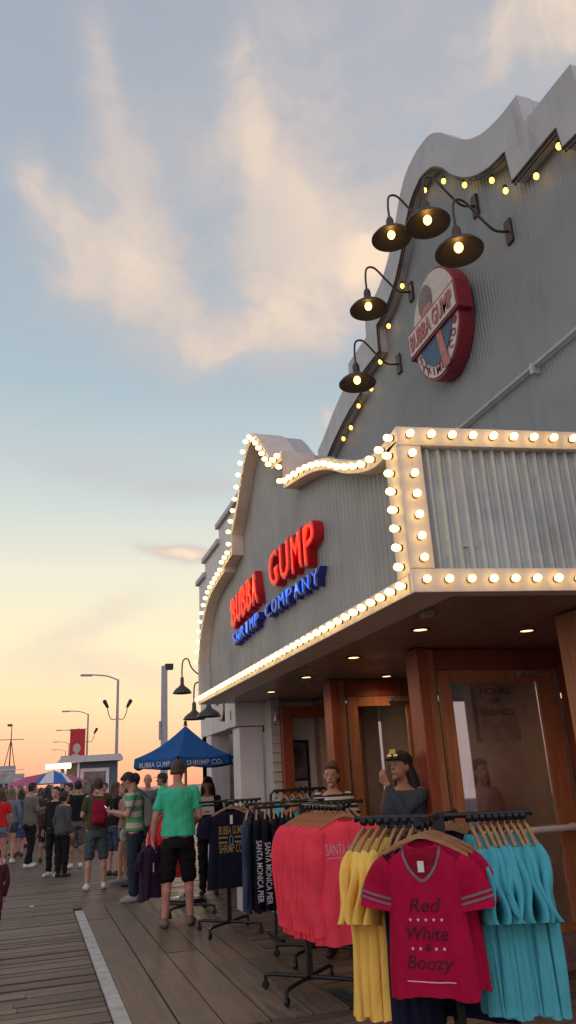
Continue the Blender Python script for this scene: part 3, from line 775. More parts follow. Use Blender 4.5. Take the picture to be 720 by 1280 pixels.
# ------------------------------------------------------------------ blue market umbrella
um = empty('market_umbrella', (2.18, 11.85, 0), label='blue market umbrella with white lettering on its valance, beside the white column', cat='umbrella')
M_ublue = fabric('umbrella_blue', (.018, .095, .28)); 
NS = 6; UR = .80; apex = Vector((0, 0, 2.43)); ez = 1.97; a0 = R(-90-30+12)
cor = [Vector((UR*math.cos(a0+i*2*PI/NS), UR*math.sin(a0+i*2*PI/NS), ez)) for i in range(NS)]
bm = B(); ap = bm.verts.new(apex)
K = 6
grid = []
for i in range(NS):
    c0, c1 = cor[i], cor[(i+1) % NS]; prev = None
    for r in range(1, K+1):
        row = []
        for s in range(5):
            e = c0.lerp(c1, s/4); p = apex.lerp(e, r/K); sag = -.10*math.sin(PI*r/K)*.6 - .035*math.sin(PI*s/4)*(r/K)
            row.append(bm.verts.new(p+Vector((0, 0, sag))))
        if prev is None:
            for s in range(4): bm.faces.new((ap, row[s], row[s+1]))
        else:
            for s in range(4): bm.faces.new((prev[s], row[s], row[s+1], prev[s+1]))
        prev = row
can = link('canopy', bm, M_ublue, um, smooth=False)
for i in range(NS):
    c0, c1 = cor[i], cor[(i+1) % NS]; bm = B(); pr = None
    for s in range(9):
        e = c0.lerp(c1, .02+.96*s/8); sag = -.035*math.sin(PI*s/8); o_ = Vector((e.x, e.y, 0)).normalized()*.004
        a = bm.verts.new(e+Vector((0, 0, sag))+o_); c_ = bm.verts.new(e+Vector((0, 0, sag-.125))+o_+o_.normalized()*.012)
        if pr: bm.faces.new((pr[0], a, c_, pr[1]))
        pr = (a, c_)
    va = link('valance', bm, M_ublue, can)
    mid = (c0+c1)/2; outv = Vector((mid.x, mid.y, 0)).normalized()
    d = (c1-c0).normalized()
    tx = link('lettering', text_mesh(('SHRIMP CO.', 'BUBBA GUMP')[i % 2], .068, .56, .001, .002), mat('umbrella_print', (.55, .57, .6), .8), va)
    Mx = Matrix((Vector((d.x, d.y, 0)), Vector((0, 0, 1)), outv)).transposed().to_4x4()
    place_mat(tx, Matrix.Translation(mid+outv*.026+Vector((0, 0, -.132)))@Mx)
link('pole', tube(B(), [(0, 0, 0.05), (0, 0, 2.42)], .02, 10), mat('umbrella_pole', (.35, .3, .25), .5), um)
bm = B()
for i in range(NS): tube(bm, [apex+Vector((0, 0, -.03)), apex.lerp(cor[i], .5)+Vector((0, 0, -.09)), cor[i]+Vector((0, 0, -.02))], .008, 5); tube(bm, [Vector((0, 0, 1.85)), apex.lerp(cor[i], .5)+Vector((0, 0, -.09))], .008, 5)
link('ribs', bm, M_black, um)
bm = B(); lathe(bm, [(.04, 0), (.02, .03), (.028, .055), (0, .08)], 12, apex); link('finial', bm, M_black, um)
bm = B(); lathe(bm, [(.24, 0.014), (.24, .06), (.05, .09), (.03, .12)], 20); link('base', bm, M_black, um)

# ------------------------------------------------------------------ clothing racks, hangers, garments
def hanger_parts():
    bm = B()
    pts = smooth_line([(-.205, 0, -.085), (-.13, 0, -.045), (-.05, 0, -.012), (0, 0, 0), (.05, 0, -.012), (.13, 0, -.045), (.205, 0, -.085)], 3)
    n = len(pts); prev = None
    for i, p in enumerate(pts):
        h_ = .022-.008*abs(i/(n-1)-.5)*2; t = .007
        ring = [bm.verts.new(p+Vector(q)) for q in ((0, -t, -h_), (0, t, -h_), (0, t*1.1, 0), (0, -t*1.1, 0))]
        if prev:
            for a in range(4): bm.faces.new((prev[a], prev[(a+1) % 4], ring[(a+1) % 4], ring[a]))
        else: bm.faces.new(ring)
        prev = ring
    bm.faces.new(prev)
    me = bpy.data.meshes.new('bar'); bmesh.ops.recalc_face_normals(bm, faces=bm.faces); bm.to_mesh(me); bm.free(); me.materials.append(M_hanger)
    hk = B(); pts = [(0, 0, -.005), (0, 0, .014)]+[(.018*math.cos(a), 0, .034+.018*math.sin(a)) for a in [R(q) for q in (-90, -45, 0, 45, 90, 135, 180, 200)]]
    tube(hk, pts, .0022, 6); h2 = bpy.data.meshes.new('hook'); hk.to_mesh(h2); hk.free(); h2.materials.append(M_steel)
    sz = B(); lathe(sz, [(.013, 0), (.021, .008), (.021, .028), (.013, .034), (.004, .034)], 12, (0, -.010, .034), (0, 1, 0)); h3 = bpy.data.meshes.new('sizer'); sz.to_mesh(h3); sz.free(); h3.materials.append(M_black)
    return me, h2, h3
HM = hanger_parts()
def hanger(pos, ang, label, group, tilt=0):
    t = link('hanger', HM[0]); t.location = pos; t.rotation_euler = (tilt, 0, ang); tag(t, label, 'hanger', group)
    link('hook', HM[1], None, t); link('size_marker', HM[2], None, t)
    return t
def garment_mesh(seed, width=.46, length=.70, sleeve='short', folds=1.0, thick=.045, hemflare=1.06):
    rd = random.Random(seed); bm = B(); seg = 56
    ph = [rd.uniform(0, 6.28) for _ in range(6)]
    def fold(a, z):      # a: angle around, z 0..1 down
        g = z**.9
        return (math.sin(5*a+ph[0]+z*1.2)*.5+math.sin(9*a+ph[1]-z*2)*.5+math.sin(14*a+ph[2])*.28)*g*.017*folds+math.sin(3*a+ph[3]+4*z)*.006*folds
    hw = width/2
    prof = [(.062, 0.0, .022), (.085, -.012, .026), (hw*.62, -.042, .032), (hw*.86, -.068, .034), (hw*.96, -.090, .036)]
    steps = 18
    for i in range(1, steps+1):
        u = i/steps; z = -.09-(length-.09)*u
        wv = hw*(.965-.05*math.sin(PI*min(u*1.4, 1))+(hemflare-.965)*u)
        prof.append((wv, z, .036+thick*.55*u**.6*(1-.25*u)))
    rings = []
    for (rx, z, ry) in prof:
        u = min(1, -z/length); ring = []
        for t in range(seg):
            a = 2*PI*t/seg; ca, sa = math.cos(a), math.sin(a); f = fold(a, u)
            dip = -.018*max(0, -sa)*(1 if z > -.03 else 0)
            x = rx*math.copysign(abs(ca)**.75, ca)*(1+f*.25); y = ry*math.copysign(abs(sa)**.9, sa)+f*(1 if sa > 0 else -1)*.9*min(1, abs(sa)*2)
            zz_ = z+dip+(rd.uniform(-.002, .002)+.010*math.sin(3*a+ph[4]) if u > .98 else 0)
            ring.append(bm.verts.new((x, y, zz_)))
        rings.append(ring)
    for a, b_ in zip(rings, rings[1:]):
        for t in range(seg): bm.faces.new((a[t], a[(t+1) % seg], b_[(t+1) % seg], b_[t]))
    # sleeves
    for s in (-1, 1):
        if sleeve == 'short': path = [(hw*.80, -.085), (hw*.96, -.115), (hw*1.08, -.165), (hw*1.16, -.22), (hw*1.20, -.265)]; rr = [(.055, .028), (.070, .030), (.076, .028), (.080, .026), (.082, .027)]
        elif sleeve == 'half': path = [(hw*.80, -.085), (hw*.98, -.125), (hw*1.12, -.20), (hw*1.22, -.28), (hw*1.28, -.35)]; rr = [(.055, .028), (.076, .03), (.088, .026), (.094, .024), (.098, .026)]
        else: path = [(hw*.78, -.085), (hw*.92, -.12), (hw*1.00, -.20), (hw*1.04, -.32), (hw*1.05, -.45), (hw*1.04, -.58), (hw*1.02, -length*.93)]; rr = [(.055, .03), (.075, .034), (.072, .036), (.066, .034), (.058, .032), (.050, .03), (.042, .026)]
        pts = smooth_line([Vector((p[0], p[1], 0)) for p in path], 4); R2 = []
        m_ = len(pts); sg = 16; prev = None
        for i, p in enumerate(pts):
            q = i/(m_-1)*(len(rr)-1); j = min(int(q), len(rr)-2); fr = q-j
            ra = rr[j][0]*(1-fr)+rr[j+1][0]*fr; rb = rr[j][1]*(1-fr)+rr[j+1][1]*fr
            d = (pts[min(i+1, m_-1)]-pts[max(i-1, 0)]).normalized(); nrm = Vector((-d.y, d.x, 0)); ring = []
            for t in range(sg):
                a = 2*PI*t/sg; w_ = 1+.10*math.sin(3*a+ph[5]+i*.35)*folds
                o = nrm*math.cos(a)*ra*w_; x = p.x+o.x; z = p.y+o.y; y = math.sin(a)*rb*w_
                ring.append(bm.verts.new((s*x, y+.012*math.sin(i*.5+ph[2])*folds*(i/m_), z)))
            if prev:
                for t in range(sg): bm.faces.new((prev[t], prev[(t+1) % sg], ring[(t+1) % sg], ring[t]))
            prev = ring
    bmesh.ops.recalc_face_normals(bm, faces=bm.faces)
    me = bpy.data.meshes.new('garment'); bm.to_mesh(me); bm.free()
    for p in me.polygons: p.use_smooth = True
    return me
GM = {}
def garment(kind, v, **kw):
    key = (kind, v)
    if key not in GM: GM[key] = garment_mesh(hash(key) % 1000 if False else v*17+len(kind), **kw)
    return GM[key]
ORD = ['first', 'second', 'third', 'fourth', 'fifth', 'sixth', 'seventh', 'eighth', 'ninth', 'tenth', 'eleventh', 'twelfth', 'thirteenth', 'fourteenth', 'fifteenth']
def hang(kind, material, pos, ang, label, group, hlabel, hgroup, variants=4, name='shirt', v=None, **kw):
    """hanger on the rail at pos, garment on it. the flat of the garment faces -Y before turning by ang"""
    v = random.randrange(variants) if v is None else v
    me = garment(kind, v, **kw)
    if me.materials and me.materials[0] != material:
        key = (kind, v, material.name)
        if key not in GM: GM[key] = me.copy(); GM[key].materials.clear()
        me = GM[key]
    o = link(name, me); 
    if not me.materials: me.materials.append(material)
    jit = random.uniform(-.05, .05)
    o.location = (pos[0], pos[1], pos[2]+.037-.040); o.rotation_euler = (0, 0, ang+jit); tag(o, label, 'shirt', group)
    hanger((pos[0], pos[1], pos[2]+.037), ang+jit, hlabel, hgroup)
    return o
def rack(loc, rz, arms, label, h=1.38, base='cross'):
    """arms: list of (angle, length). black garment rack with centre post"""
    t = empty('garment_rack', (*loc, 0.016), rz, label=label, cat='clothing rack', group='black garment racks on the boardwalk')
    hh = h-.016
    bm = B(); box(bm, -.022, .022, -.022, .022, .09, hh+.02, .003); link('post', bm, M_black, t)
    for (a, L) in arms:
        d = Vector((math.cos(a), math.sin(a), 0)); am = B(); tube(am, [Vector((0, 0, hh))+d*.02, Vector((0, 0, hh))+d*L], .013, 8)
        bx2 = tube(B(), [Vector((0, 0, hh))+d*(L-.002), Vector((0, 0, hh))+d*(L+.01)], .018, 10)
        a_ = link('arm', am, M_black, t); link('end_cap', bx2, M_black, a_)
    bm = B()
    for a in (R(45), R(135), R(225), R(315)):
        d = Vector((math.cos(a), math.sin(a), 0)); tube(bm, [d*.0+Vector((0, 0, .11)), d*.34+Vector((0, 0, .11)), d*.40+Vector((0, 0, .10)), d*.40+Vector((0, 0, .06))], .016, 8)
    link('foot_frame', bm, M_black, t)
    for a in (R(45), R(135), R(225), R(315)):
        d = Vector((math.cos(a), math.sin(a), 0))*.40
        c_ = B(); lathe(c_, [(0, -.012), (.028, -.012), (.032, 0), (.028, .012), (0, .012)], 14, d+Vector((0, 0, .032)), (math.sin(a), -math.cos(a), .01)); link('castor', c_, M_black, t)
    return t
HG = 'wooden hangers on the garment racks'
RZ = 1.38
C_coral = fabric('coral', (.88, .064, .105)); C_red = fabric('crimson', (.42, .004, .045)); C_yel = fabric('yellow', (.92, .60, .13))
C_navy = fabric('navy', (.010, .013, .035)); C_teal = fabric('aqua', (.085, .43, .50)); C_dnavy = fabric('dark_navy', (.008, .009, .022)); C_slate = fabric('slate_blue', (.035, .055, .11))
# --- rack 1 (nearest): red towards the camera, yellow + navy away-left, aqua right
c1 = Vector((1.93, 3.62)); dF = Vector((-.67, -.74)); dL = Vector((-.74, .67)); dR = Vector((.93, -.37))
rack(c1, 0, [(math.atan2(dF.y, dF.x), .40), (math.atan2(dL.y, dL.x), .43), (math.atan2(dR.y, dR.x), .45), (math.atan2(-dF.y, -dF.x), .36)], 'four armed black garment rack nearest the camera holding crimson, yellow and aqua shirts')
def alongarm(c, d, t, z=RZ): p = c+d*t; return (p.x, p.y, z-.085)
angF = math.atan2(dF.y, dF.x)+PI/2
reds = []
for i, t in enumerate((.37, .27, .18)):
    q = 'front crimson V-neck shirt printed Red White Boozy, with grey stripes on its sleeves' if i == 0 else '%s crimson shirt hanging behind the printed one' % ORD[i-1]
    o = hang('ladies', C_red, alongarm(c1, dF, t), angF+(.0, .10, .16)[i], q, 'crimson shirts on the nearest rack', 'wooden hanger of the front crimson shirt' if i == 0 else 'wooden hanger of the %s crimson shirt behind the printed one' % ORD[i-1], HG, v=i, width=.362, length=.60, sleeve='short', folds=.8, thick=.05)
    if i: o.location.x += .03*i
    reds.append(o)
for i in range(4):
    t = .40-.042*i
    hang('tee', C_yel, alongarm(c1, dL, t), math.atan2(dL.y, dL.x)+PI/2, '%s yellow shirt counted from the outer end of its arm' % ORD[i], 'yellow shirts on the nearest rack', 'wooden hanger of the %s yellow shirt from the arm end' % ORD[i], HG, v=i, width=.46, length=.74, sleeve='half', folds=1.3)
for i in range(3):
    t = .225-.045*i
    hang('teeN', C_navy, alongarm(c1, dL, t), math.atan2(dL.y, dL.x)+PI/2, '%s navy shirt between the yellow and the crimson ones' % ORD[i], 'navy shirts on the nearest rack', 'wooden hanger of the %s navy shirt beside the yellow ones' % ORD[i], HG, v=i, width=.50, length=.80, folds=1.0)
for i in range(9):
    t = .42-.033*i
    hang('teeB', C_teal, alongarm(c1, dR, t), math.atan2(dR.y, dR.x)+PI/2+.0, '%s aqua shirt counted from the outer end of its arm' % ORD[i], 'aqua shirts on the nearest rack', 'wooden hanger of the %s aqua shirt from the arm end' % ORD[i], HG, v=i % 5, variants=5, width=.48, length=.72, sleeve='half', folds=1.7)
for i in range(3):
    hang('teeN', C_navy, alongarm(c1, -dF, .14+.07*i), angF, '%s navy shirt on the arm behind the crimson shirts' % ORD[i], 'navy shirts behind the crimson ones', 'wooden hanger of the %s navy shirt behind the crimson ones' % ORD[i], HG, v=i, width=.50, length=.80)
# print and trims of front crimson shirt (parts)
M_pr = mat('print_maroon', (.045, .002, .018), .8); M_star = mat('print_white', (.75, .5, .55), .8); M_grey = fabric('heather_grey', (.20, .17, .19))
rs = reds[0]
def print_on(o, s, h_, w_, z, x=0, m_=M_pr, shear=.25, off=.004, y0=-.079):
    tm = text_mesh(s, h_, w_, 0, off, shear=shear)
    e = link('print', tm, m_, o); place_mat(e, Matrix.Translation((x, y0, z))@FACE_NY)
    # drape the print on the cloth
    sw = e.modifiers.new('s', 'SHRINKWRAP'); sw.target = o; sw.wrap_method = 'PROJECT'; sw.use_project_z = True; sw.use_negative_direction = True; sw.use_positive_direction = True; sw.offset = .0025
    return e
def sub_text(s, h_, w_, off=.004, shear=.25): return text_mesh(s, h_, w_, 0, off, shear=shear)
print_on(rs, 'Red', .054, .14, -.272); print_on(rs, 'White', .054, .18, -.380); print_on(rs, '&', .028, .028, -.420); print_on(rs, 'Boozy', .068, .20, -.505)
for z, xs in ((-.302, (-2, -1, 0, 1, 2)), (-.412, (-2, -1, 1, 2))):
    for q in xs:
        bm = B(); P = []
        for i in range(10):
            r_ = .0085 if i % 2 == 0 else .0036; P.append(bm.verts.new((r_*math.sin(i*PI/5), r_*math.cos(i*PI/5), 0)))
        bm.faces.new(P); e = link('star', bm, M_star, rs); place_mat(e, Matrix.Translation((q*.034, -.079, z))@FACE_NY)
        sw = e.modifiers.new('s', 'SHRINKWRAP'); sw.target = rs; sw.wrap_method = 'PROJECT'; sw.use_project_z = True; sw.use_negative_direction = True; sw.use_positive_direction = True; sw.offset = .003
print_on(rs, '______________', .004, .21, -.537, m_=M_star)
bm = B()
def ribbon(bm, pts, wd):
    pr = None
    for i, p in enumerate(pts):
        d = (pts[min(i+1, len(pts)-1)]-pts[max(i-1, 0)]).normalized(); nrm = Vector((-d.y, d.x, 0))*wd/2
        a = bm.verts.new(p+nrm); c_ = bm.verts.new(p-nrm)
        if pr: bm.faces.new((pr[0], a, c_, pr[1]))
        pr = (a, c_)
ribbon(bm, smooth_line([Vector(p) for p in ((-.085, -.012, 0), (-.075, -.06, 0), (-.045, -.115, 0), (0, -.15, 0), (.045, -.115, 0), (.075, -.06, 0), (.085, -.012, 0))], 5), .011)
e = link('collar', bm, M_grey, rs); place_mat(e, Matrix.Translation((0, -.079, 0))@FACE_NY)
sw = e.modifiers.new('s', 'SHRINKWRAP'); sw.target = rs; sw.wrap_method = 'PROJECT'; sw.use_project_z = True; sw.use_negative_direction = True; sw.use_positive_direction = True; sw.offset = .003
# darker V opening: the inside back of the shirt
bm = B(); vs = [bm.verts.new(p) for p in ((-.074, -.02, 0), (-.070, -.06, 0), (-.042, -.110, 0), (0, -.143, 0), (.042, -.110, 0), (.070, -.06, 0), (.074, -.02, 0))]; bm.faces.new(vs)
bmesh.ops.triangulate(bm, faces=bm.faces[:])
e = link('neck_opening', bm, fabric('crimson_inside', (.26, .004, .024)), rs); place_mat(e, Matrix.Translation((0, -.079, 0))@FACE_NY)
bmx = bmesh.new(); bmx.from_mesh(e.data); bmesh.ops.subdivide_edges(bmx, edges=bmx.edges[:], cuts=3, use_grid_fill=True); bmx.to_mesh(e.data); bmx.free()
sw = e.modifiers.new('s', 'SHRINKWRAP'); sw.target = rs; sw.wrap_method = 'PROJECT'; sw.use_project_z = True; sw.use_negative_direction = True; sw.use_positive_direction = True; sw.offset = .0015
link('care_label', boxm(-.014, .014, -.047, -.045, -.115, -.070), mat('tag_white', (.75, .75, .72), .7), rs)
hw = .181
for o in reds:
    for s in (-1, 1):
        bm = B()
        for dd in (.0, .022):
            cx_, cz_ = hw*1.145+dd*.26, -.205-dd*.96
            prevr = None; nrm = Vector((.965, 0, .26)); ax = Vector((.26, 0, -.965))
            for j in range(2):
                ring = [bm.verts.new(Vector((cx_, 0, cz_))+ax*(j*.010)+nrm*math.cos(2*PI*t/16)*.0865+Vector((0, 1, 0))*math.sin(2*PI*t/16)*.034) for t in range(16)]
                if prevr:
                    for t in range(16): bm.faces.new((prevr[t], prevr[(t+1) % 16], ring[(t+1) % 16], ring[t]))
                prevr = ring
        for v in bm.verts: v.co.x *= s
        link('sleeve_stripe', bm, M_grey, o)

# --- rack 2: coral long sleeves
c2 = Vector((2.10, 6.41))
rack((c2.x+.05, c2.y), 0, [(-PI/2, .86), (PI, .40), (0, .55), (PI/2, .40)], 'black garment rack on castors whose front arm holds the coral long sleeve shirts', h=RZ)
cor_sh = []
for i in range(10):
    y = .84-.062*i
    p = (c2.x-.010*i+.10, c2.y-y, RZ-.085)
    o = hang('longC', C_coral, p, -.06, ('front coral long sleeve shirt with pale chest lettering' if i == 0 else '%s coral long sleeve shirt behind the lettered front one' % ORD[i-1]), 'coral long sleeve shirts', ('wooden hanger of the lettered front coral shirt' if i == 0 else 'wooden hanger of the %s coral shirt behind the front one' % ORD[i-1]), HG, v=i % 5, width=.46, length=.80, sleeve='long', folds=1.3)
    cor_sh.append(o)
print_on(cor_sh[0], 'SANTA MONICA', .075, .34, -.235, m_=mat('print_pale', (.55, .30, .36), .8), shear=0)
print_on(cor_sh[0], '_______', .006, .34, -.255, m_=MATS['print_pale'], shear=0)
for i in range(7):
    hang('teeA', C_slate, (c2.x+.16+.055*i, c2.y, RZ-.085), PI/2, '%s slate blue shirt on the right arm of the coral shirts rack' % ORD[i], 'slate shirts behind the coral ones', 'wooden hanger of the %s slate shirt' % ORD[i], HG, v=i % 5, width=.48, length=.66)
bm = B(); box(bm, 1.93, 2.42, 6.02, 6.42, .002, .012, .002); 
tag(link('base_plate', bm, mat('green_mat', (.02, .045, .045), .5)), 'dark green flat plate lying on the boards under the coral shirts rack', 'mat')
# --- rack 2b: navy sweatshirts with lettered sleeves
c3 = Vector((2.56, 7.45))
rack(c3, 0, [(PI, .62), (-PI/2, .35), (PI/2, .35), (0, .3)], 'black garment rack holding navy sweatshirts, between the coral and the gold printed shirts', h=RZ)
M_lt = mat('print_light', (.55, .55, .58), .8)
for i in range(6):
    x = c3.x-.60+.085*i; sl_ = (i == 0)
    o = hang('long', C_slate if sl_ else C_dnavy, (x, c3.y-.02, RZ-.085), PI/2-.35, ('slate blue sweatshirt with a pale chest print at the arm end' if sl_ else '%s navy sweatshirt from the arm end, its sleeve lettered in white' % ORD[i-1]), 'navy sweatshirts with lettered sleeves', 'wooden hanger of the slate sweatshirt' if sl_ else 'wooden hanger of the %s lettered navy sweatshirt' % ORD[i-1], HG, v=i % 5, width=.52, length=.80, sleeve='long', folds=1.1, name='sweatshirt')
    o['category'] = 'sweatshirt'
    if not sl_:
        tm = text_mesh('SANTA MONICA PIER', .052, .50, .0015, .004)
        e = link('print', tm, M_lt, o)
        # lettering runs down the outside of the sleeve facing the boardwalk
        z0 = -.44-.02*(i % 3); Ms = Matrix(((0, 0, -1), (0, 1, 0), (-1, 0, 0))).to_4x4()
        Mr = Matrix(((0, 0, -1, -.368), (0, -1, 0, 0), (-1, 0, 0, z0), (0, 0, 0, 1)))
        Mr = Matrix(((0, 1, 0, -.345), (0, 0, -1, -.040), (-1, 0, 0, z0), (0, 0, 0, 1))) if False else Mr
        place_mat(e, Mr)
    else:
        print_on(o, 'SANTA', .06, .26, -.27, m_=M_lt, shear=0); print_on(o, 'PIER', .06, .22, -.35, m_=M_lt, shear=0)
for i in range(6):
    hang('teeA', C_teal, (c3.x, c3.y+.08+.045*i, RZ-.085), 0, '%s aqua shirt behind the navy sweatshirts' % ORD[i], 'aqua shirts behind the navy sweatshirts', 'wooden hanger of the %s aqua shirt behind the sweatshirts' % ORD[i], HG, v=i % 5, width=.50, length=.66)
# --- rack 3: dark shirt with gold print facing the camera
c4 = Vector((2.17, 9.18))
rack(c4, 0, [(-PI/2, .40), (0, .40), (PI, .32), (PI/2, .35)], 'black garment rack beside the man in the green shirt, its front shirt printed in gold', h=RZ)
o = None
for i in range(6):
    o = hang('teeW', C_dnavy, (c4.x-.06+.02*i, c4.y-.38+.06*i, RZ-.085), -.02, ('black shirt with a gold print and a white tag' if i == 0 else '%s black shirt behind the gold printed one' % ORD[i-1]), 'black shirts on the rack beside the green shirted man', ('wooden hanger of the gold printed black shirt' if i == 0 else 'wooden hanger of the %s black shirt behind the gold printed one' % ORD[i-1]), HG, v=i % 4, width=.50, length=.78, folds=.6)
    if i == 0:
        M_gold = mat('print_gold', (.34, .21, .07), .8)
        print_on(o, 'BUBBA GUMP', .085, .27, -.245, m_=M_gold, shear=0); print_on(o, 'SHRIMP CO.', .085, .27, -.43, m_=M_gold, shear=0)
        for s in (-1, 1): print_on(o, '=====', .07, .10, -.335, x=.09*s, m_=M_gold, shear=0)
        print_on(o, '0', .11, .05, -.36, m_=mat('print_blue', (.12, .2, .25), .8), shear=0)
        link('price_tag', boxm(-.012, .018, -.062, -.060, -.14, -.05), MATS['tag_white'], o)
for i in range(5):
    hang('teeA', C_slate, (c4.x+.14+.055*i, c4.y, RZ-.085), PI/2, '%s slate shirt beside the gold printed black one' % ORD[i], 'slate shirts near the white column', 'wooden hanger of the %s slate shirt near the column' % ORD[i], HG, v=i % 5, width=.48, length=.66)
# --- rack 4 with coral shirts beyond the green shirted man
c5 = Vector((2.0, 10.75))
rack(c5, 0, [(PI, .40), (0, .40), (-PI/2, .35)], 'black garment rack with coral shirts, half hidden behind the green shirted man', h=1.30)
for i in range(5):
    hang('tee', C_coral, (c5.x-.36+.06*i, c5.y, 1.215), PI/2-.6, '%s coral shirt hanging beyond the green shirted man' % ORD[i], 'coral shirts beyond the green shirted man', 'wooden hanger of the %s coral shirt beyond the green shirted man' % ORD[i], HG, v=i % 4, width=.48, length=.74)
# --- straight rail behind
def rail_rack(x0, x1, y, h, label):
    t = empty('rail_rack', (0, 0, 0.0), label=label, cat='clothing rack', group='black garment racks on the boardwalk')
    bm = tube(B(), [(x0, y, .05), (x0, y, h-.04), (x0+.04, y, h), (x1-.04, y, h), (x1, y, h-.04), (x1, y, .05)], .015, 8); link('frame', bm, M_black, t)
    bm = B()
    for x in (x0, x1): box(bm, x-.02, x+.02, y-.25, y+.25, .016, .05, .004)
    link('foot', bm, M_black, t)
rail_rack(2.52, 3.20, 8.55, 1.47, 'straight black rail rack with rounded corners, behind the navy sweatshirts')
for i in range(7):
    hang('teeA', C_slate if i % 2 else C_teal, (2.60+.085*i, 8.55, 1.385), PI/2-.1, '%s folded-in shirt from the left on the straight rail' % ORD[i], 'shirts on the straight rail', 'wooden hanger of the %s shirt from the left on the straight rail' % ORD[i], HG, v=i % 5, width=.48, length=.66)
bm = B(); box(bm, 0, .16, 0, .12, 0.016, .13, .004); o = link('carton', bm, mat('white_card', (.75, .72, .62), .7)); p = gz(219, 1131); o.location = (p.x+.12, p.y+.25, 0)
tag(o, 'small white carton on the boards behind the legs of the man in green', 'carton')

# ------------------------------------------------------------------ people
def hand(bm, wrist, fore, palm_n, curl=.5, side=1, k=1.0):
    """palm plus five fingers. fore: direction of forearm, palm_n: direction the palm faces"""
    f = Vector(fore).normalized(); n_ = Vector(palm_n); n_ = (n_-f*n_.dot(f)).normalized(); l = f.cross(n_)*side
    w0 = Vector(wrist)
    for q in (-.026, -.009, .009, .026): capsule(bm, w0+l*q*.6*k, .014*k, w0+f*.085*k+l*q*k, .0125*k, 8)
    for i, (q, L) in enumerate(((-.030, .062), (-.010, .075), (.010, .080), (.030, .070))):
        a = w0+f*.088*k+l*q*k; b_ = a+(f*math.cos(curl*.6)+n_*math.sin(curl*.6))*L*.5*k; c_ = b_+(f*math.cos(curl*1.7)+n_*math.sin(curl*1.7))*L*.5*k
        chain(bm, [a, b_, c_], [.0098*k, .0088*k, .0074*k], 7)
    a = w0+f*.02*k+l*.028*k; b_ = a+(l*.75+f*.6+n_*.3).normalized()*.045*k; c_ = b_+(f*.9+n_*.35+l*.1).normalized()*.035*k
    chain(bm, [a, b_, c_], [.0125*k, .0108*k, .0085*k], 7)
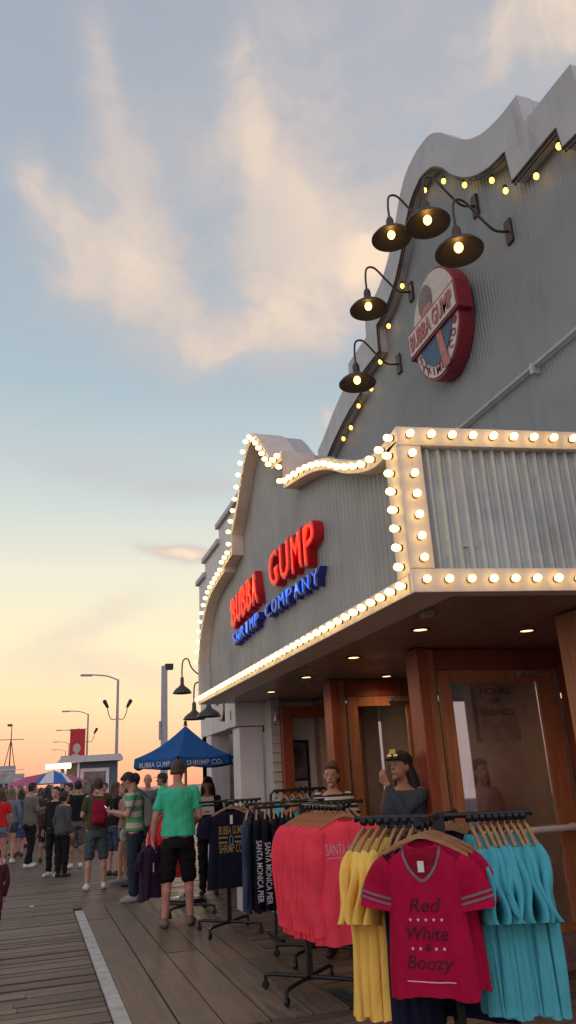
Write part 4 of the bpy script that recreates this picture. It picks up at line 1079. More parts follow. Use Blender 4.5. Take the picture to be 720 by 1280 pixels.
def person(pos, face, height, label, skin='fair', hair='brown', hairstyle='short', top=None, top_sleeve='short', bottom=None, bottom_len='shorts', shoe=None,
           pose={}, build=1.0, female=False, cap=None, group='people standing on the boardwalk', vox=.011, extras=None, cat='person', top_long=0, hands=True, lean=0, face_feat=False, sock=False):
    J = dict(ankL=(-.10, 0, .085), ankR=(.10, 0, .085), kneL=(-.10, .025, .48), kneR=(.10, .025, .48), hipL=(-.088, 0, .91), hipR=(.088, 0, .91),
             shL=(-.178, -.015, 1.425), shR=(.178, -.015, 1.425), elL=(-.235, -.045, 1.14), elR=(.235, -.045, 1.14), wrL=(-.245, .035, .90), wrR=(.245, .035, .90),
             head=(0, .03, 1.635), neck=(0, -.012, 1.46), toeL=8, toeR=-8, curl=.55)
    if female:
        for k_ in ('shL', 'shR'): J[k_] = (J[k_][0]*.88, J[k_][1], J[k_][2])
        J['hipL'] = (-.092, 0, .91); J['hipR'] = (.092, 0, .91)
    J.update(pose)
    V_ = {k_: Vector(v_) for k_, v_ in J.items() if isinstance(v_, tuple)}
    def lean_(p):
        if lean and p.z > .95: return Vector((p.x, p.y+(p.z-.95)*lean, p.z-(p.z-.95)*lean*lean*.4))
        return p
    for k_ in ('shL', 'shR', 'elL', 'elR', 'wrL', 'wrR', 'head', 'neck'): V_[k_] = lean_(V_[k_])
    b_ = build; sw_ = .88 if female else 1.0
    def TY(z): return lean_(Vector((0, 0, z))).y
    def torso(bm, e=0, z0=.86, z1=1.47, flare=0):
        rows = [(.84, .145, .10), (.93, .165*(1.05 if female else 1), .118), (1.02, .152, .112), (1.12, .132 if female else .145, .100), (1.22, .142*sw_+.005, .108), (1.32, .165*sw_, .118), (1.40, .172*sw_, .110), (1.45, .128*sw_, .085), (1.49, .062, .060)]
        rr = [(0, TY(z), z-(z-.95)*lean*lean*.4 if z > .95 else z, (rx*b_+e)*(1+(flare if z < 1.1 else 0)), ry*b_+e) for z, rx, ry in rows if z0 <= z <= z1]
        loft(bm, rr)
    bm = B(); torso(bm, 0, .84, 1.5)
    for s in ('L', 'R'):
        chain(bm, [V_['hip'+s], V_['kne'+s], V_['ank'+s]], [.088*b_, .054*b_, .038], 12)
        mid = V_['kne'+s].lerp(V_['ank'+s], .3); capsule(bm, mid+Vector((0, -.014, 0)), .052*b_, V_['kne'+s].lerp(V_['ank'+s], .6), .042, 10)
        a_ = R(J['toe'+s]); f = Vector((math.sin(-a_), math.cos(a_), 0)); an = V_['ank'+s]
        capsule(bm, an+Vector((0, 0, -.045))-f*.03, .032, an+f*.13+Vector((0, 0, -.058)), .024, 8)
        chain(bm, [V_['sh'+s], V_['el'+s], V_['wr'+s]], [.050*b_, .038*b_, .026], 10)
        fore = V_['wr'+s]-V_['el'+s]
        pn = J.get('palm'+s, (1 if s == 'L' else -1, .2, 0))
        hand(bm, V_['wr'+s], fore, pn, J['curl'], 1 if s == 'L' else -1)
    hd = V_['head']; hf = Vector(J.get('look', (0, 1, 0))).normalized(); ux = hf.cross(Vector((0, 0, 1))).normalized(); uu = ux.cross(hf)
    HR = Matrix((ux, hf, uu)).transposed()
    capsule(bm, V_['neck']-Vector((0, 0, .03)), .056, hd+HR@Vector((0, -.02, -.07)), .050, 10)
    ball(bm, hd+HR@Vector((0, -.006, .018)), .076, .094, .098, HR); ball(bm, hd+HR@Vector((0, .028, -.045)), .054, .062, .068, HR)
    capsule(bm, hd+HR@Vector((0, .083, .010)), .010, hd+HR@Vector((0, .105, -.022)), .0135, 8)
    capsule(bm, hd+HR@Vector((-.022, .082, -.058)), .010, hd+HR@Vector((.022, .082, -.058)), .010, 8)
    ball(bm, hd+HR@Vector((0, .078, -.098)), .022, .018, .018, HR)
    for s in (-1, 1): ball(bm, hd+HR@Vector((s*.077, -.005, -.005)), .010, .020, .032, HR, 8); capsule(bm, hd+HR@Vector((s*.015, .085, .036)), .009, hd+HR@Vector((s*.045, .076, .036)), .008, 6)
    body = link('person', bake(bm, vox, 2), M_skin[skin])
    body['label'] = label; body['category'] = cat; body['group'] = group
    k_ = height/1.75; body.scale = (k_, k_, k_); body.location = (pos[0], pos[1], J.get('z', .012)); body.rotation_euler = (0, 0, face)
    # eyes
    for s in (-1, 1):
        bm = B(); ball(bm, hd+HR@Vector((s*.030, .079, .014)), .0135, .010, .009, HR, 8)
        ey_ = link('eye', bm, mat('eye_white', (.55, .5, .47), .3), body, smooth=True)
        bm = B(); ball(bm, hd+HR@Vector((s*.030, .0875, .014)), .0065, .004, .0065, HR, 8)
        link('pupil', bm, mat('iris_dark', (.03, .02, .015), .2), ey_, smooth=True)
    bm = B(); capsule(bm, hd+HR@Vector((-.019, .090, -.0575)), .0055, hd+HR@Vector((.019, .090, -.0575)), .0055, 6)
    link('lips', bm, mat('lip', (.33, .11, .09), .45), body, smooth=True)
    # hair
    if hairstyle != 'bald':
        bm = B(); ball(bm, hd+HR@Vector((0, -.022, .032)), .087, .097, .096, HR)
        for s in (-1, 1): capsule(bm, hd+HR@Vector((s*.066, -.02, .02)), .026, hd+HR@Vector((s*.062, -.045, -.045)), .022, 8)
        ball(bm, hd+HR@Vector((0, .025, .085)), .065, .058, .035, HR)
        if hairstyle in ('short',): ball(bm, hd+HR@Vector((0, -.065, -.02)), .062, .036, .055, HR)
        if hairstyle in ('long', 'ponytail', 'midlong', 'bun'):
            ball(bm, hd+HR@Vector((0, -.05, -.03)), .080, .060, .085, HR)
        L = {'long': .30, 'midlong': .16}.get(hairstyle)
        if L:
            for s in (-1, -.33, .33, 1): chain(bm, [hd+HR@Vector((s*.066, -.045, -.02)), hd+Vector((0, 0, -.12))+HR@Vector((s*.082, -.062, 0)), hd+Vector((0, 0, -.12-L*.6))+HR@Vector((s*.085, -.075, 0)), hd+Vector((0, 0, -.12-L))+HR@Vector((s*.06, -.08, 0))], [.04, .045, .042, .018], 8)
        if hairstyle == 'ponytail': chain(bm, [hd+HR@Vector((0, -.11, .03)), hd+HR@Vector((0, -.16, -.03)), hd+HR@Vector((0, -.15, -.16))], [.03, .034, .014], 8)
        if hairstyle == 'bun': ball(bm, hd+HR@Vector((0, -.10, .10)), .045)
        link('hair', bake(bm, max(vox, .009), 2), M_hair[hair], body)
    if cap:
        bm = B(); ball(bm, hd+HR@Vector((0, -.012, .055)), .093, .108, .080, HR)
        for v in list(bm.verts):
            q = HR.transposed()@(v.co-hd)
            if q.z < .040: v.co = hd+HR@Vector((q.x, q.y, .040))
        g_ = [Vector((.075*math.cos(a), .08+.085*math.sin(a), .042)) for a in [R(180-12*i) for i in range(16)]]
        t_ = [bm.verts.new(hd+HR@q) for q in g_]; u_ = [bm.verts.new(hd+HR@(q+Vector((0, 0, .008)))) for q in g_]
        bm.faces.new(t_); bm.faces.new(u_[::-1])
        for i in range(len(t_)): bm.faces.new((t_[i], t_[(i+1) % len(t_)], u_[(i+1) % len(t_)], u_[i]))
        link('cap', bm, cap, body, smooth=False)
    # top
    if top is not None:
        bm = B(); zlow = .93 if not top_long else .84; torso(bm, .024, zlow, 1.46, .035)
        if top_long > 1: loft(bm, [(0, 0, .60, .20*b_, .15*b_), (0, 0, .75, .195*b_, .145*b_), (0, 0, .95, .175*b_, .135*b_)])
        if top_sleeve != 'none':
            for s in ('L', 'R'):
                e_ = V_['el'+s]; sh_ = V_['sh'+s]
                if top_sleeve == 'short': chain(bm, [sh_+Vector((0, 0, -.012)), sh_.lerp(e_, .62)], [.060*b_, .058*b_], 12)
                else: chain(bm, [sh_+Vector((0, 0, -.012)), e_, V_['el'+s].lerp(V_['wr'+s], .93)], [.060*b_, .050*b_, .038*b_], 12)
        capsule(bm, V_['neck']+Vector((0, .0, -.03)), .068, V_['neck']+Vector((0, 0, .004)), .062, 12)
        me = bake(bm, vox, 3); 
        # cloth creases
        rd = random.Random(len(label)); p1, p2 = rd.uniform(0, 6), rd.uniform(0, 6)
        crease(me, [(.0035, 17, 9, 19, p1), (.0015, -34, 20, 37, p2), (.004, 30, -22, 8, p1+p2)])
        crease and link('shirt' if top_long < 2 else 'coat', me, top, body)
    if bottom is not None:
        bm = B(); rows = [(0, 0, .80, .150*b_+.015, .115*b_+.02), (0, 0, .90, .165*b_+.008, .118*b_+.010), (0, 0, .97, .145*b_, .105*b_)]
        loft(bm, rows)
        for s in ('L', 'R'):
            h_, n_, a_ = V_['hip'+s], V_['kne'+s], V_['ank'+s]
            if bottom_len == 'shorts': chain(bm, [h_+Vector((0, 0, -.05)), n_+Vector((0, 0, .03))], [.100*b_, .086*b_], 14)
            elif bottom_len == 'brief': chain(bm, [h_, h_.lerp(n_, .35)], [.108*b_, .098*b_], 14)
            elif bottom_len == 'skirt': pass
            else: chain(bm, [h_+Vector((0, 0, -.04)), n_, a_+Vector((0, 0, .02))], [.098*b_, .072*b_, .058], 12)
        if bottom_len == 'skirt': loft(bm, [(0, 0, .50, .21, .17), (0, 0, .66, .20, .155), (0, 0, .84, .18, .13), (0, 0, .96, .16, .12)])
        me = bake(bm, vox, 3)
        crease(me, [(.005, 26, 0, 30, 0), (.0035, 0, -40, 61, 1)])
        link({'trousers': 'trousers', 'skirt': 'skirt'}.get(bottom_len, 'shorts'), me, bottom, body)
    if shoe is not None:
        for s in ('L', 'R'):
            bm = B(); a_ = R(J['toe'+s]); f = Vector((math.sin(-a_), math.cos(a_), 0)); an = V_['ank'+s]; sd_ = f.cross(Vector((0, 0, 1)))
            capsule(bm, an-f*.035+Vector((0, 0, -.040)), .046, an+f*.04+Vector((0, 0, -.042)), .045, 12); capsule(bm, an+f*.04+Vector((0, 0, -.048)), .043, an+f*.145+Vector((0, 0, -.054)), .036, 12)
            capsule(bm, an+Vector((0, 0, -.03)), .046, an+Vector((0, 0, .0)), .044, 10)
            me = bake(bm, .008, 2)
            for v in me.vertices: v.co.z = max(v.co.z, an.z-.084)
            link('shoe', me, shoe, body)
    if extras: extras(body, V_, HR)
    return body
def backpack(m_, dz=0, w_=.15, h_=.40):
    def f(body, V_, HR):
        bm = B(); loft(bm, [(0, -.20, 1.00+dz, w_*.9, .05), (0, -.215, 1.05+dz, w_, .085), (0, -.22, 1.22+dz, w_, .09), (0, -.205, 1.36+dz, w_*.85, .07), (0, -.19, 1.40+dz, w_*.55, .04)], 20, 3)
        loft(bm, [(0, -.29, 1.03+dz, w_*.7, .03), (0, -.30, 1.10+dz, w_*.75, .035), (0, -.29, 1.18+dz, w_*.7, .025)], 16, 3)
        bp = link('backpack', bake(bm, .01, 3), m_, body)
        bm = B()
        for s in (-1, 1): tube(bm, smooth_line([(s*.09, -.15, 1.38), (s*.11, -.03, 1.49), (s*.12, .10, 1.40), (s*.13, .12, 1.22), (s*.14, -.02, 1.08), (s*.11, -.16, 1.03)], 4), .013, 6)
        link('strap', bm, m_, bp)
    return f
F = fabric
white_shoe = mat('shoe_white', (.62, .60, .58), .6); black_shoe = mat('shoe_black', (.02, .02, .02), .5); grey_shoe = mat('shoe_grey', (.28, .27, .26), .6)
def gp(px, py): p = gz(px, py); return (p.x, p.y)
# striped polo cloth
def stripe_mat(name, c1_, c2_, freq, ax=2):
    m = bpy.data.materials.new(name); m.use_nodes = True; t = NT(m.node_tree); b_ = m.node_tree.nodes['Principled BSDF']
    g = t.n('ShaderNodeTexCoord'); sp_ = t.n('ShaderNodeSeparateXYZ'); t.link(g.outputs['Object'], sp_.inputs[0])
    s_ = t.m('SINE', t.m('MULTIPLY', sp_.outputs[ax], freq)); f = t.maprange(s_, -.1, .1, 0, 1)
    t.link(t.mix(f, (*c1_, 1), (*c2_, 1)), b_.inputs['Base Color']); b_.inputs['Roughness'].default_value = .9
    return m
# man in green polo
def green_extras(body, V_, HR):
    pass
pg = person(gp(223, 1160), R(-12), 1.86, 'man in a bright green polo and black shorts, seen from behind', 'pink', 'brown', 'short', F('mint_green', (.06, .56, .32)), 'short', F('black_cotton', (.012, .010, .012)), 'shorts', mat('shoe_tan', (.16, .12, .10), .7),
            pose=dict(elL=(-.26, -.03, 1.13), wrL=(-.29, .03, .89), elR=(.245, -.01, 1.13), wrR=(.20, .20, 1.06), look=(.22, 1, -.45), ankL=(-.15, -.02, .085), ankR=(.13, .06, .085), kneL=(-.125, .02, .48), kneR=(.115, .07, .48), curl=1.0, toeL=15, toeR=-12), vox=.0085, build=1.04)
# shirt held in his left hand
gm = garment_mesh(77, width=.44, length=.60, sleeve='short', folds=1.6, thick=.05)
hs = link('held_shirt', gm, F('plum', (.045, .022, .055)))
_ = pg
bpy.context.view_layer.update()
wl = pg.matrix_world @ Vector((-.285, .045, .815))
hs.location = wl+Vector((-.04, -.02, .04)); hs.rotation_euler = (R(4), R(-4), R(35)); hs.scale = (.72, .9, 1)
tag(hs, 'dark purple shirt with a white tag held by the man in green', 'shirt')
link('price_tag', boxm(-.01, .016, -.066, -.063, -.30, -.20), MATS['tag_white'], hs)
# striped polo man with phone
def phone_ex(body, V_, HR):
    backpack(F('grey_stripe_pack', (.17, .18, .17)), -.02)(body, V_, HR)
ps = person(gp(168, 1128), R(72), 1.80, 'man in a green and white striped shirt and jeans bowed over his phone', 'fair', 'dark', 'short', stripe_mat('striped_polo', (.50, .47, .40), (.09, .34, .15), 42), 'short', F('dark_denim', (.025, .04, .06)), 'trousers', grey_shoe,
            pose=dict(elL=(-.24, .06, 1.16), wrL=(-.07, .30, 1.20), elR=(.24, .06, 1.16), wrR=(.07, .30, 1.20), look=(0, 1, -.85), head=(0, .075, 1.62), palmL=(0, .2, 1), palmR=(0, .2, 1), curl=1.0), lean=.06, vox=.009, extras=phone_ex)
bpy.context.view_layer.update()
ph_ = link('phone', boxm(-.037, .037, -.005, .005, -.073, .073, .004), M_black); wl = ps.matrix_world@Vector((0, .42, 1.235)); ph_.location = wl; ph_.rotation_euler = (R(-40), 0, R(72)); tag(ph_, 'phone held in both hands by the man in the striped shirt', 'phone')
link('screen', boxm(-.032, .032, -.0072, -.0055, -.066, .066), mat('screen_glow', (.5, .5, .6), .3, emit=(.7, .75, 1), estr=.7), ph_)
person(gp(119, 1113), R(3), 1.76, 'boy in an olive shirt and grey shorts carrying a red backpack, seen from behind', 'fair', 'brown', 'short', F('olive', (.055, .075, .025)), 'short', F('grey_shorts', (.07, .09, .10)), 'shorts', white_shoe,
       pose=dict(elL=(-.25, .0, 1.15), wrL=(-.17, .20, 1.08), elR=(.25, 0, 1.15), wrR=(.17, .20, 1.08), ankL=(-.14, -.02, .085), ankR=(.14, .02, .085), kneL=(-.12, .02, .48), kneR=(.12, .03, .48)), extras=backpack(F('red_pack', (.26, .012, .035)), .0, .13), build=1.02)
person(gp(156, 1104), R(78), 1.66, 'woman in a bare backed top and navy and white patterned shorts, hair up', 'fair', 'brown', 'bun', F('peach_top', (.40, .24, .18)), 'none', stripe_mat('navy_white_pattern', (.5, .5, .52), (.015, .02, .05), 38, 0), 'brief', grey_shoe,
       pose=dict(elL=(-.23, .05, 1.15), wrL=(-.12, .24, 1.2), ankL=(-.12, .08, .085), kneL=(-.11, .08, .48)), female=True)
person(gp(141, 1096), R(-50), 1.68, 'woman with long brown hair and a black top behind the boy with the red backpack', 'fair', 'brown', 'long', F('black_top', (.015, .014, .016)), 'short', F('denim_blue', (.05, .07, .11)), 'shorts', black_shoe, female=True)
person(gp(167, 1108), R(60), 1.80, 'dark haired man in black just behind the man in stripes', 'tan', 'black', 'short', F('black_top2', (.014, .014, .016)), 'short', F('khaki_dark', (.12, .10, .08)), 'shorts', black_shoe)
person(gp(94, 1086), R(8), 1.77, 'man in a black hooded top and grey shorts seen from behind, white shoes', 'tan', 'black', 'short', F('black_hoodie', (.014, .015, .020)), 'long', F('taupe_shorts', (.13, .12, .115)), 'shorts', white_shoe,
       pose=dict(elL=(-.25, .02, 1.15), wrL=(-.16, .18, 1.02), elR=(.25, .02, 1.15), wrR=(.16, .18, 1.02)), build=1.08)
person(gp(76, 1097), R(-52), 1.56, 'short woman in a loose grey sweatshirt and black trousers, dark hair tied back', 'fair', 'dark', 'ponytail', F('charcoal_grey', (.075, .08, .085)), 'long', F('black_trousers', (.012, .012, .014)), 'trousers', black_shoe, female=True, top_long=1, build=1.08)
person(gp(66, 1096), R(150), 1.66, 'person in black with one white shoe showing, half hidden behind the woman in grey', 'fair', 'black', 'short', F('black_a', (.016, .015, .018)), 'long', F('black_trousers', (.012, .012, .014)), 'trousers', white_shoe)
pj = person(gp(34, 1085), R(-62), 1.78, 'man in a long grey jacket and black trousers holding out a sheet of paper', 'tan', 'black', 'short', F('grey_jacket', (.15, .145, .12)), 'long', F('black_trousers', (.012, .012, .014)), 'trousers', white_shoe,
       pose=dict(elR=(.25, .05, 1.17), wrR=(.14, .30, 1.20), elL=(-.25, .03, 1.16), wrL=(-.10, .25, 1.12), ankL=(-.11, .10, .085), kneL=(-.10, .10, .48), ankR=(.11, -.08, .085)), top_long=1)
bpy.context.view_layer.update()
pp = link('paper_sheet', boxm(-.10, .10, -.002, .002, -.07, .07), mat('paper', (.7, .7, .66), .8)); pp.location = pj.matrix_world@Vector((.10, .42, 1.25)); pp.rotation_euler = (R(-50), 0, R(-62)); tag(pp, 'white sheet of paper in the hand of the man in the grey jacket', 'paper')
person(gp(55, 1078), R(-20), 1.68, 'woman in a dark maroon top behind the man in the grey jacket', 'tan', 'black', 'long', F('maroon', (.07, .025, .03)), 'short', F('denim_dark', (.03, .035, .045)), 'shorts', black_shoe, female=True)
person(gp(22, 1072), R(15), 1.66, 'woman in a short blue dress with long dark hair, near the left edge', 'fair', 'dark', 'long', F('blue_dress', (.045, .06, .17)), 'short', F('blue_dress', (.045, .06, .17)), 'skirt', black_shoe, female=True)
person(gp(9, 1080), R(-10), 1.70, 'woman in a pale denim jacket and shorts at the left edge', 'fair', 'light', 'midlong', F('pale_denim', (.16, .19, .22)), 'long', F('denim_blue', (.05, .07, .11)), 'brief', white_shoe, female=True)
person(gp(-5, 1090), R(20), 1.68, 'woman in a red top cut off by the left edge of the photo', 'pink', 'brown', 'long', F('scarlet', (.62, .02, .03)), 'short', F('pale_denim', (.16, .19, .22)), 'brief', white_shoe, female=True)
person(gp(-13, 1192), R(30), 1.02, 'child in a dark red top and plum trousers, mostly cut off at the left edge', 'fair', 'brown', 'short', F('teal_child', (.10, .03, .04)), 'long', F('plum_trousers', (.11, .03, .08)), 'trousers', black_shoe)
person(gp(84, 1072), R(110), 1.74, 'man in a salmon shirt facing left behind the man in the hooded top', 'pink', 'black', 'short', F('salmon', (.35, .14, .11)), 'short', F('denim_dark', (.03, .035, .045)), 'trousers', black_shoe)
person(gp(184, 1092), R(160), 1.80, 'bald man in a grey shirt facing the camera, left of the umbrella', 'pink', 'grey', 'bald', F('mid_grey', (.13, .13, .14)), 'short', F('khaki_dark', (.12, .10, .08)), 'trousers', black_shoe)
person(gp(204, 1090), R(75), 1.80, 'man in a dark cap with a teal backpack, under the umbrella edge', 'tan', 'dark', 'short', F('sage_shirt', (.16, .20, .10)), 'short', F('khaki_dark', (.12, .10, .08)), 'trousers', black_shoe, cap=mat('cap_dark', (.03, .025, .025), .8), extras=backpack(F('teal_pack', (.02, .13, .18)), .04))
pw = person((2.62, 12.35), R(165), 1.66, 'woman under the blue umbrella reading a pale menu', 'tan', 'black', 'midlong', F('dark_blouse', (.03, .025, .03)), 'short', F('black_trousers', (.012, .012, .014)), 'trousers', black_shoe, female=True,
       pose=dict(elL=(-.22, .06, 1.15), wrL=(-.10, .26, 1.22), elR=(.22, .06, 1.15), wrR=(.10, .26, 1.22), look=(0, 1, -.5)))
bpy.context.view_layer.update()
mn = link('menu', boxm(-.11, .11, -.003, .003, -.14, .14), mat('paper', (.7, .7, .66), .8)); mn.location = pw.matrix_world@Vector((0, .40, 1.32)); mn.rotation_euler = (R(-25), 0, R(165)); tag(mn, 'pale menu held by the woman under the umbrella', 'menu')
# woman facing camera behind the racks
hp = gy(415, 975, 7.5)
person((hp.x, 7.5), R(152), 1.70, 'woman with hair pulled back in a black and white striped top, behind the coral shirts', 'fair', 'brown', 'bun', stripe_mat('bw_stripe', (.55, .54, .52), (.015, .015, .018), 110), 'short', F('black_trousers', (.012, .012, .014)), 'trousers', black_shoe, female=True, vox=.008,
       pose=dict(look=(.05, 1, -.05), elR=(.20, .08, 1.14), wrR=(.12, .28, 1.12)))
# woman in cap, raised hand
hp = gy(505, 975, 6.05)
def glasses(body, V_, HR):
    hd = V_['head']; bm = B()
    for s in (-1, 1): ball(bm, hd+HR@Vector((s*.033, .100, .078)), .026, .012, .018, HR, 10)
    bm2 = bm; link('sunglasses', bm2, mat('mirror_lens', (.8, .65, .3), .15, metal=.7), body, smooth=True)
    bm = prism(B(), [(-.035, .0), (.035, 0), (.03, .035), (-.03, .035)], 'y', 0, .004); e = link('cap_patch', bm, mat('patch_yellow', (.65, .5, .08), .6), body)
    e.matrix_local = Matrix.Translation(hd+HR@Vector((0, .098, .095)))@HR.to_4x4()
person((hp.x, 6.05), R(112), 1.74, 'woman in a black cap and denim jacket raising one hand to her face', 'tan', 'black', 'long', F('denim_jacket', (.05, .07, .09)), 'long', F('black_trousers', (.012, .012, .014)), 'trousers', black_shoe, female=True, vox=.008,
       cap=mat('cap_black', (.012, .012, .012), .8), pose=dict(elL=(-.17, .24, 1.28), wrL=(-.09, .30, 1.50), palmL=(0, -1, .1), curl=1.2, look=(-.05, 1, .12), elR=(.24, .05, 1.14), wrR=(.12, .26, 1.05)), extras=glasses)
# person seen through the door glass
person((4.25, 7.0), R(175), 1.66, 'person in a pink shirt with a red bag strap, dim behind the nearest door glass', 'tan', 'black', 'midlong', F('pink_shirt', (.40, .20, .19)), 'short', F('denim_dark', (.03, .035, .045)), 'trousers', black_shoe, female=True)
# far crowd: a few builds copied
far = []
specs = [('fair', 'brown', F('dusty_blue', (.09, .11, .17)), F('denim_dark', (.03, .035, .045)), 0, 'short'), ('tan', 'black', F('black_a', (.016, .015, .018)), F('khaki_dark', (.12, .10, .08)), 20, 'short'),
         ('fair', 'light', F('offwhite', (.45, .42, .38)), F('denim_blue', (.05, .07, .11)), 160, 'long'), ('tan', 'dark', F('maroon', (.07, .025, .03)), F('black_trousers', (.012, .012, .014)), -70, 'midlong'),
         ('pink', 'grey', F('mid_grey', (.13, .13, .14)), F('khaki_dark', (.12, .10, .08)), 90, 'short')]
for i, (sk, hr, tp, bt, an, hs_) in enumerate(specs):
    far.append(person((-3+i, 26+i, 0), R(an), 1.70, 'person far back in the crowd, small against the lit kiosk', sk, hr, hs_, tp, 'short', bt, 'trousers' if i % 2 else 'shorts', black_shoe, vox=.016, group='distant strollers far down the boardwalk'))
spots2 = []
rd = random.Random(5)
for i in range(64):
    px = rd.uniform(2, 165); y = rd.uniform(22, 42) if i < 44 else rd.uniform(42, 60)
    d = ROT @ Vector((px-360, 640-985, -940)); x = d.x/d.y*y
    spots2.append((x, y))
for i, (x, y) in enumerate(spots2):
    o = far[i] if i < 5 else copy_tree(far[i % 5])
    o.location = (x, y, .01); o.rotation_euler = (0, 0, rd.uniform(0, 6.28)); kk = rd.uniform(.93, 1.05)*(1.70/1.75); o.scale = (kk, kk, kk)

# ------------------------------------------------------------------ background structures
# kiosk
KY = 31.0
kz = 2.6
kx0 = gy(72, 957, KY).x; kx1 = gy(152, 957, KY).x; kw = gy(100, 957, KY).x
kio = empty('kiosk', (0, 0, 0), label='flat roofed food kiosk with a lit counter and blue grey wall, beyond the crowd', cat='kiosk')
bm = prism(B(), [(kx0, kz+.02), (kx0+.15, kz+.16), (kx1-.1, kz+.20), (kx1, kz+.06), (kx1, kz-.04), (kx0, kz-.06)], 'y', KY-.5, KY+3); link('roof', bm, mat('kiosk_roof', (.52, .52, .50), .6), kio)
M_kb = mat('kiosk_blue', (.08, .13, .17), .6)
link('wall', boxm(kw, kx1-.15, KY, KY+2.6, 0, kz-.06), M_kb, kio)
link('counter', boxm(kx0+.2, kw-.003, KY+.1, KY+2.5, 0, 1.05), M_white, kio)
link('back_wall', boxm(kx0+.2, kw-.003, KY+2.3, KY+2.5, 1.05, kz-.06), mat('kiosk_inside', (.5, .45, .35), .7), kio)
wx0, wx1 = gy(100, 975, KY).x, gy(136, 975, KY).x
wf = B(); 
for (a, b_, c_, d_) in ((wx0, wx1, 2.20, 2.32), (wx0, wx1, 1.10, 1.22), (wx0, wx0+.12, 1.223, 2.198), (wx1-.12, wx1, 1.223, 2.198)): box(wf, a, b_, KY-.06, KY-.003, c_, d_)
w_ = link('window', wf, M_white, kio); link('pane', boxm(wx0+.12, wx1-.12, KY-.03, KY-.005, 1.22, 2.2), mat('kiosk_menu', (.16, .15, .14), .4, var=.5, vscale=4), w_)
fl = link('light_tube', boxm(gy(57, 966, KY).x, gy(88, 966, KY).x, KY-.2, KY-.05, 2.36, 2.52), mat('tube_glow', (1, 1, .8), .4, emit=(1, .86, .5), estr=6), kio)
for x in (kx0+.25, kw-.1): link('post', boxm(x, x+.08, KY-.1, KY-.02, 0, kz-.07), M_white, kio)
# far umbrellas
def far_umbrella(px, y, cols, label, r=1.2):
    p = gy(px, 985, y); t = empty('beach_umbrella', (p.x, y, 0), label=label, cat='umbrella'); NSg = 8
    for i, ci in enumerate(cols):
        bm = B()
        for s in range(NSg):
            if s % len(cols) != i: continue
            a, b_ = 2*PI*s/NSg, 2*PI*(s+1)/NSg; pts = [(0, 0, 2.22), (r*.55*math.cos(a), r*.55*math.sin(a), 2.1), (r*.55*math.cos(b_), r*.55*math.sin(b_), 2.1), (r*math.cos(a), r*math.sin(a), 1.82), (r*math.cos(b_), r*math.sin(b_), 1.82)]
            v = [bm.verts.new(q) for q in pts]; bm.faces.new((v[0], v[1], v[2])); bm.faces.new((v[1], v[3], v[4], v[2]))
        link('canopy_panels', bm, ci, t)
    link('pole', tube(B(), [(0, 0, 0), (0, 0, 2.25)], .025, 6), M_steel, t)
far_umbrella(66, 27, [F('umb_blue', (.05, .14, .42)), F('umb_white', (.6, .6, .6))], 'small blue and white panelled umbrella in the crowd, in front of the pink one', .62)
far_umbrella(60, 30, [F('umb_pink', (.50, .08, .20)), F('umb_rose', (.42, .10, .16))], 'wide pink umbrella in the crowd left of the kiosk', 1.45)
# street lamps
def street_lamp(y, label, px, hgt=8.1, arm_=2.0, side_fix=True, banner=False):
    p = gy(px, 985, y); t = empty('street_lamp', (p.x, y, 0), label=label, cat='street lamp', group='street lamps along the pier')
    link('pole', tube(B(), [(0, 0, 0), (0, 0, hgt*.5), (0, 0, hgt)], [.12, .10, .075], 10), M_post_grey, t)
    pts = smooth_line([(0, 0, hgt-.05), (-arm_*.35, 0, hgt+.22), (-arm_*.8, 0, hgt+.30)], 4); am = link('arm', tube(B(), pts, .045, 6), M_post_grey, t)
    bm = B(); box(bm, -arm_-.35, -arm_*.8, -.12, .12, hgt+.22, hgt+.34, .03); link('lamp_head', bm, M_post_grey, am)
    if side_fix:
        for s in (-1, 1):
            pts = smooth_line([(0, 0, hgt*.70), (s*.35, 0, hgt*.695), (s*.55, 0, hgt*.74), (s*.62, 0, hgt*.79)], 4); q = link('floodlight', tube(B(), pts, .035, 6), M_post_grey, t)
            bm = B(); capsule(bm, (s*.62, 0, hgt*.79), .09, (s*.80, 0, hgt*.83), .13, 8); link('head', bm, M_black, q)
    return t
street_lamp(50, 'nearest tall grey street lamp with a curved arm and two floodlights, behind the kiosk', 144.5)
l2 = street_lamp(74, 'second street lamp, with the red banner hanging beside it', 107)
street_lamp(98, 'third street lamp, its thin arm showing left of the red banner', 92, side_fix=False)
street_lamp(122, 'fourth and smallest street lamp, low in the orange sky left of the banner', 84, side_fix=False)
street_lamp(146, 'farthest street lamp, a faint arm just above the kiosk roof', 80, side_fix=False)
bp0, bp1 = gy(88, 912, 73.5), gy(105.5, 956, 73.5)
bn = empty('banner', (0, 0, 0), label='tall red advertising banner with a pale portrait shape, on the second street lamp', cat='banner')
link('cloth', boxm(bp0.x, bp1.x, 73.5, 73.56, bp1.z, bp0.z), F('banner_red', (.50, .05, .06)), bn)
cx_ = (bp0.x+bp1.x)/2; cz_ = (bp0.z+bp1.z)/2
bm = B(); ball(bm, (cx_-.05, 73.49, cz_-.1), .34, .01, .42); ball(bm, (cx_-.15, 73.485, cz_-1.15), .52, .01, .62)
link('print', bm, mat('banner_pale', (.5, .42, .38), .8), bn)
link('bracket', tube(B(), [(bp0.x-.1, 73.55, bp0.z+.03), (bp1.x+.2, 73.55, bp0.z+.03)], .03, 6), M_post_grey, bn)
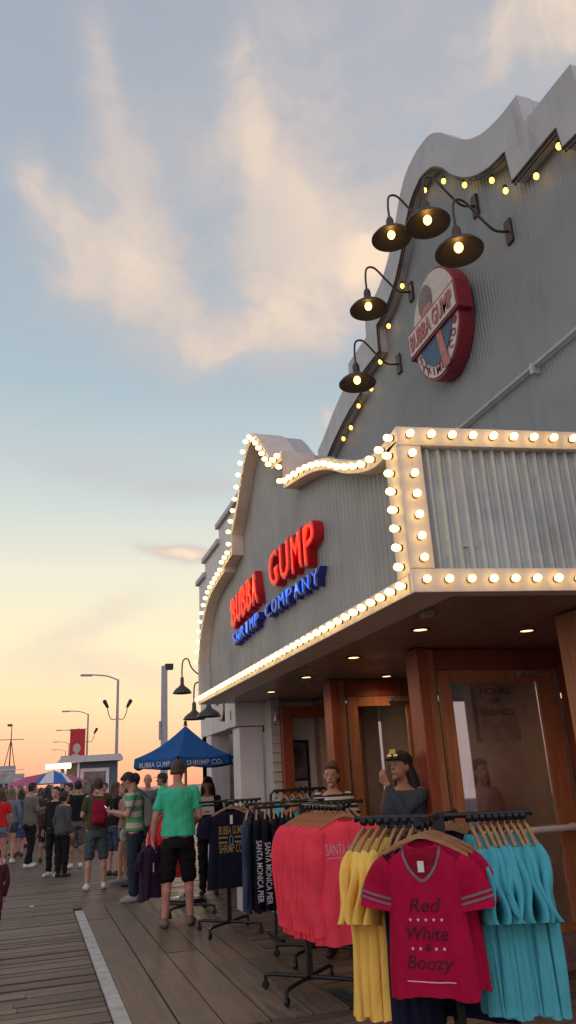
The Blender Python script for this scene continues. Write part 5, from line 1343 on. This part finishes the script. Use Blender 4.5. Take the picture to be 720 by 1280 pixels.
# slim pole
pl = gy(205, 985, 30); t = empty('light_pole', (pl.x, 30, 0), label='slim grey pole with a small boxy light on top, rising behind the umbrella', cat='pole')
link('pole', tube(B(), [(0, 0, 0), (0, 0, 6.0)], [.15, .12], 12), M_post_grey, t); link('lamp_box', boxm(.02, .34, -.12, .12, 5.85, 6.08, .02), M_black, t); link('conduit_box', boxm(-.20, -.13, -.08, .08, 3.2, 3.9, .01), M_post_grey, t)
# harbour house with mast
hy = 95; hx0 = gy(-30, 985, hy).x; hx1 = gy(29, 985, hy).x; hz = gy(15, 957, hy).z
hh_ = empty('harbour_house', (0, 0, 0), label='pale harbour building on the left skyline', cat='building')
link('wall', boxm(hx0, hx1, hy, hy+5, 0, hz-.9), mat('harbour_wall', (.30, .31, .31), .7, var=.35, vscale=1.3), hh_)
link('upper_storey', boxm(hx0, hx1-1.0, hy+.3, hy+4.6, hz-.9, hz), mat('harbour_wall2', (.36, .37, .37), .7, var=.2, vscale=1.3), hh_)
bm = B()
for i in range(9): box(bm, hx0+.6*i, hx0+.6*i+.32, hy-.03, hy-.004, 1.9, 2.6)
link('windows', bm, M_black, hh_)
link('railing', tube(B(), [(hx0, hy+.1, hz-.45), (hx1, hy+.1, hz-.45)], .04, 5), M_white, hh_)
mx_ = gy(11.5, 955, hy).x; mt = gy(11, 904, hy).z; ms = empty('flag_mast', (mx_, hy+1, 0), label='thin mast with a yardarm and small flag on top of the harbour building', cat='mast')
bm = B(); tube(bm, [(0, 0, hz), (0, 0, mt)], [.09, .05], 6)
for s in (-1, 1): tube(bm, [(s*.55, 0, hz), (0, 0, hz+(mt-hz)*.62)], .05, 5)
link('pole', bm, M_bronze, ms); link('yardarm', tube(B(), [(-1.4, 0, hz+(mt-hz)*.62), (1.4, 0, hz+(mt-hz)*.62)], .04, 5), M_bronze, ms)
link('flag', boxm(-.5, -.02, -.01, .01, mt-.3, mt-.02), M_bronze, ms)
# far low stall and roof sign
p0, p1 = gy(76, 945, 60), gy(89, 956, 60)
link_ = tag(link('roof_sign', boxm(p0.x, p1.x, 60, 60.2, p1.z, p0.z), mat('sign_yellow', (.42, .36, .16), .6, var=.4, vscale=1)), 'small yellowish sign box above the kiosk roof, left of the banner', 'sign')
p0, p1 = gy(17, 975, 45), gy(30, 990, 45)
st = empty('snack_cart', (0, 0, 0), label='pale boxy snack cart between the crowd and the harbour building', cat='cart')
link('box', boxm(p0.x, p1.x, 45, 46, .3, 2.3, .05), mat('cart_pale', (.5, .38, .32), .6), st)
bm = B()
for x in (p0.x+.15, p1.x-.15): lathe(bm, [(0, -.04), (.28, -.04), (.28, .04), (0, .04)], 14, (x, 44.95, .29), (0, 1, 0))
link('wheels', bm, M_black, st)
# door poster and interior glints
pst = empty('door_poster', (3.78, 5.90, 0), label='dim paper poster with dark lettering taped at the top of the nearest door glass', cat='poster')
link('paper', boxm(-.14, .26, 0, .003, 1.80, 2.28), mat('poster_paper', (.17, .12, .095), .8, var=.3, vscale=6), pst)
for s, z, wd in (('HOURS', 2.20, .30), ('OF', 2.12, .07), ('BUSINESS', 2.02, .32)):
    e = link('lettering', text_mesh(s, .052, wd, .0008, .003), mat('ink', (.03, .02, .03), .6), pst); place_mat(e, Matrix.Translation((.06, -.002, z))@FACE_NY)
for (x, y, z) in ((4.35, 8.6, 1.95), (5.6, 9.6, 1.7), (6.2, 9.2, 2.1), (5.0, 7.4, 1.65)):
    t = empty('pendant_lamp', (x, y, z), label='small glowing pendant lamp inside the restaurant', cat='lamp', group='pendant lamps inside the restaurant')
    bm = B(); ball(bm, (0, 0, 0), .03); link('globe', bm, mat('pendant_glow', (1, .6, .3), .4, emit=(1, .45, .15), estr=5), t); link('cord', tube(B(), [(0, 0, .03), (0, 0, 2.6-z)], .004, 5), M_black, t)

bpy.data.scenes.remove(TMP)
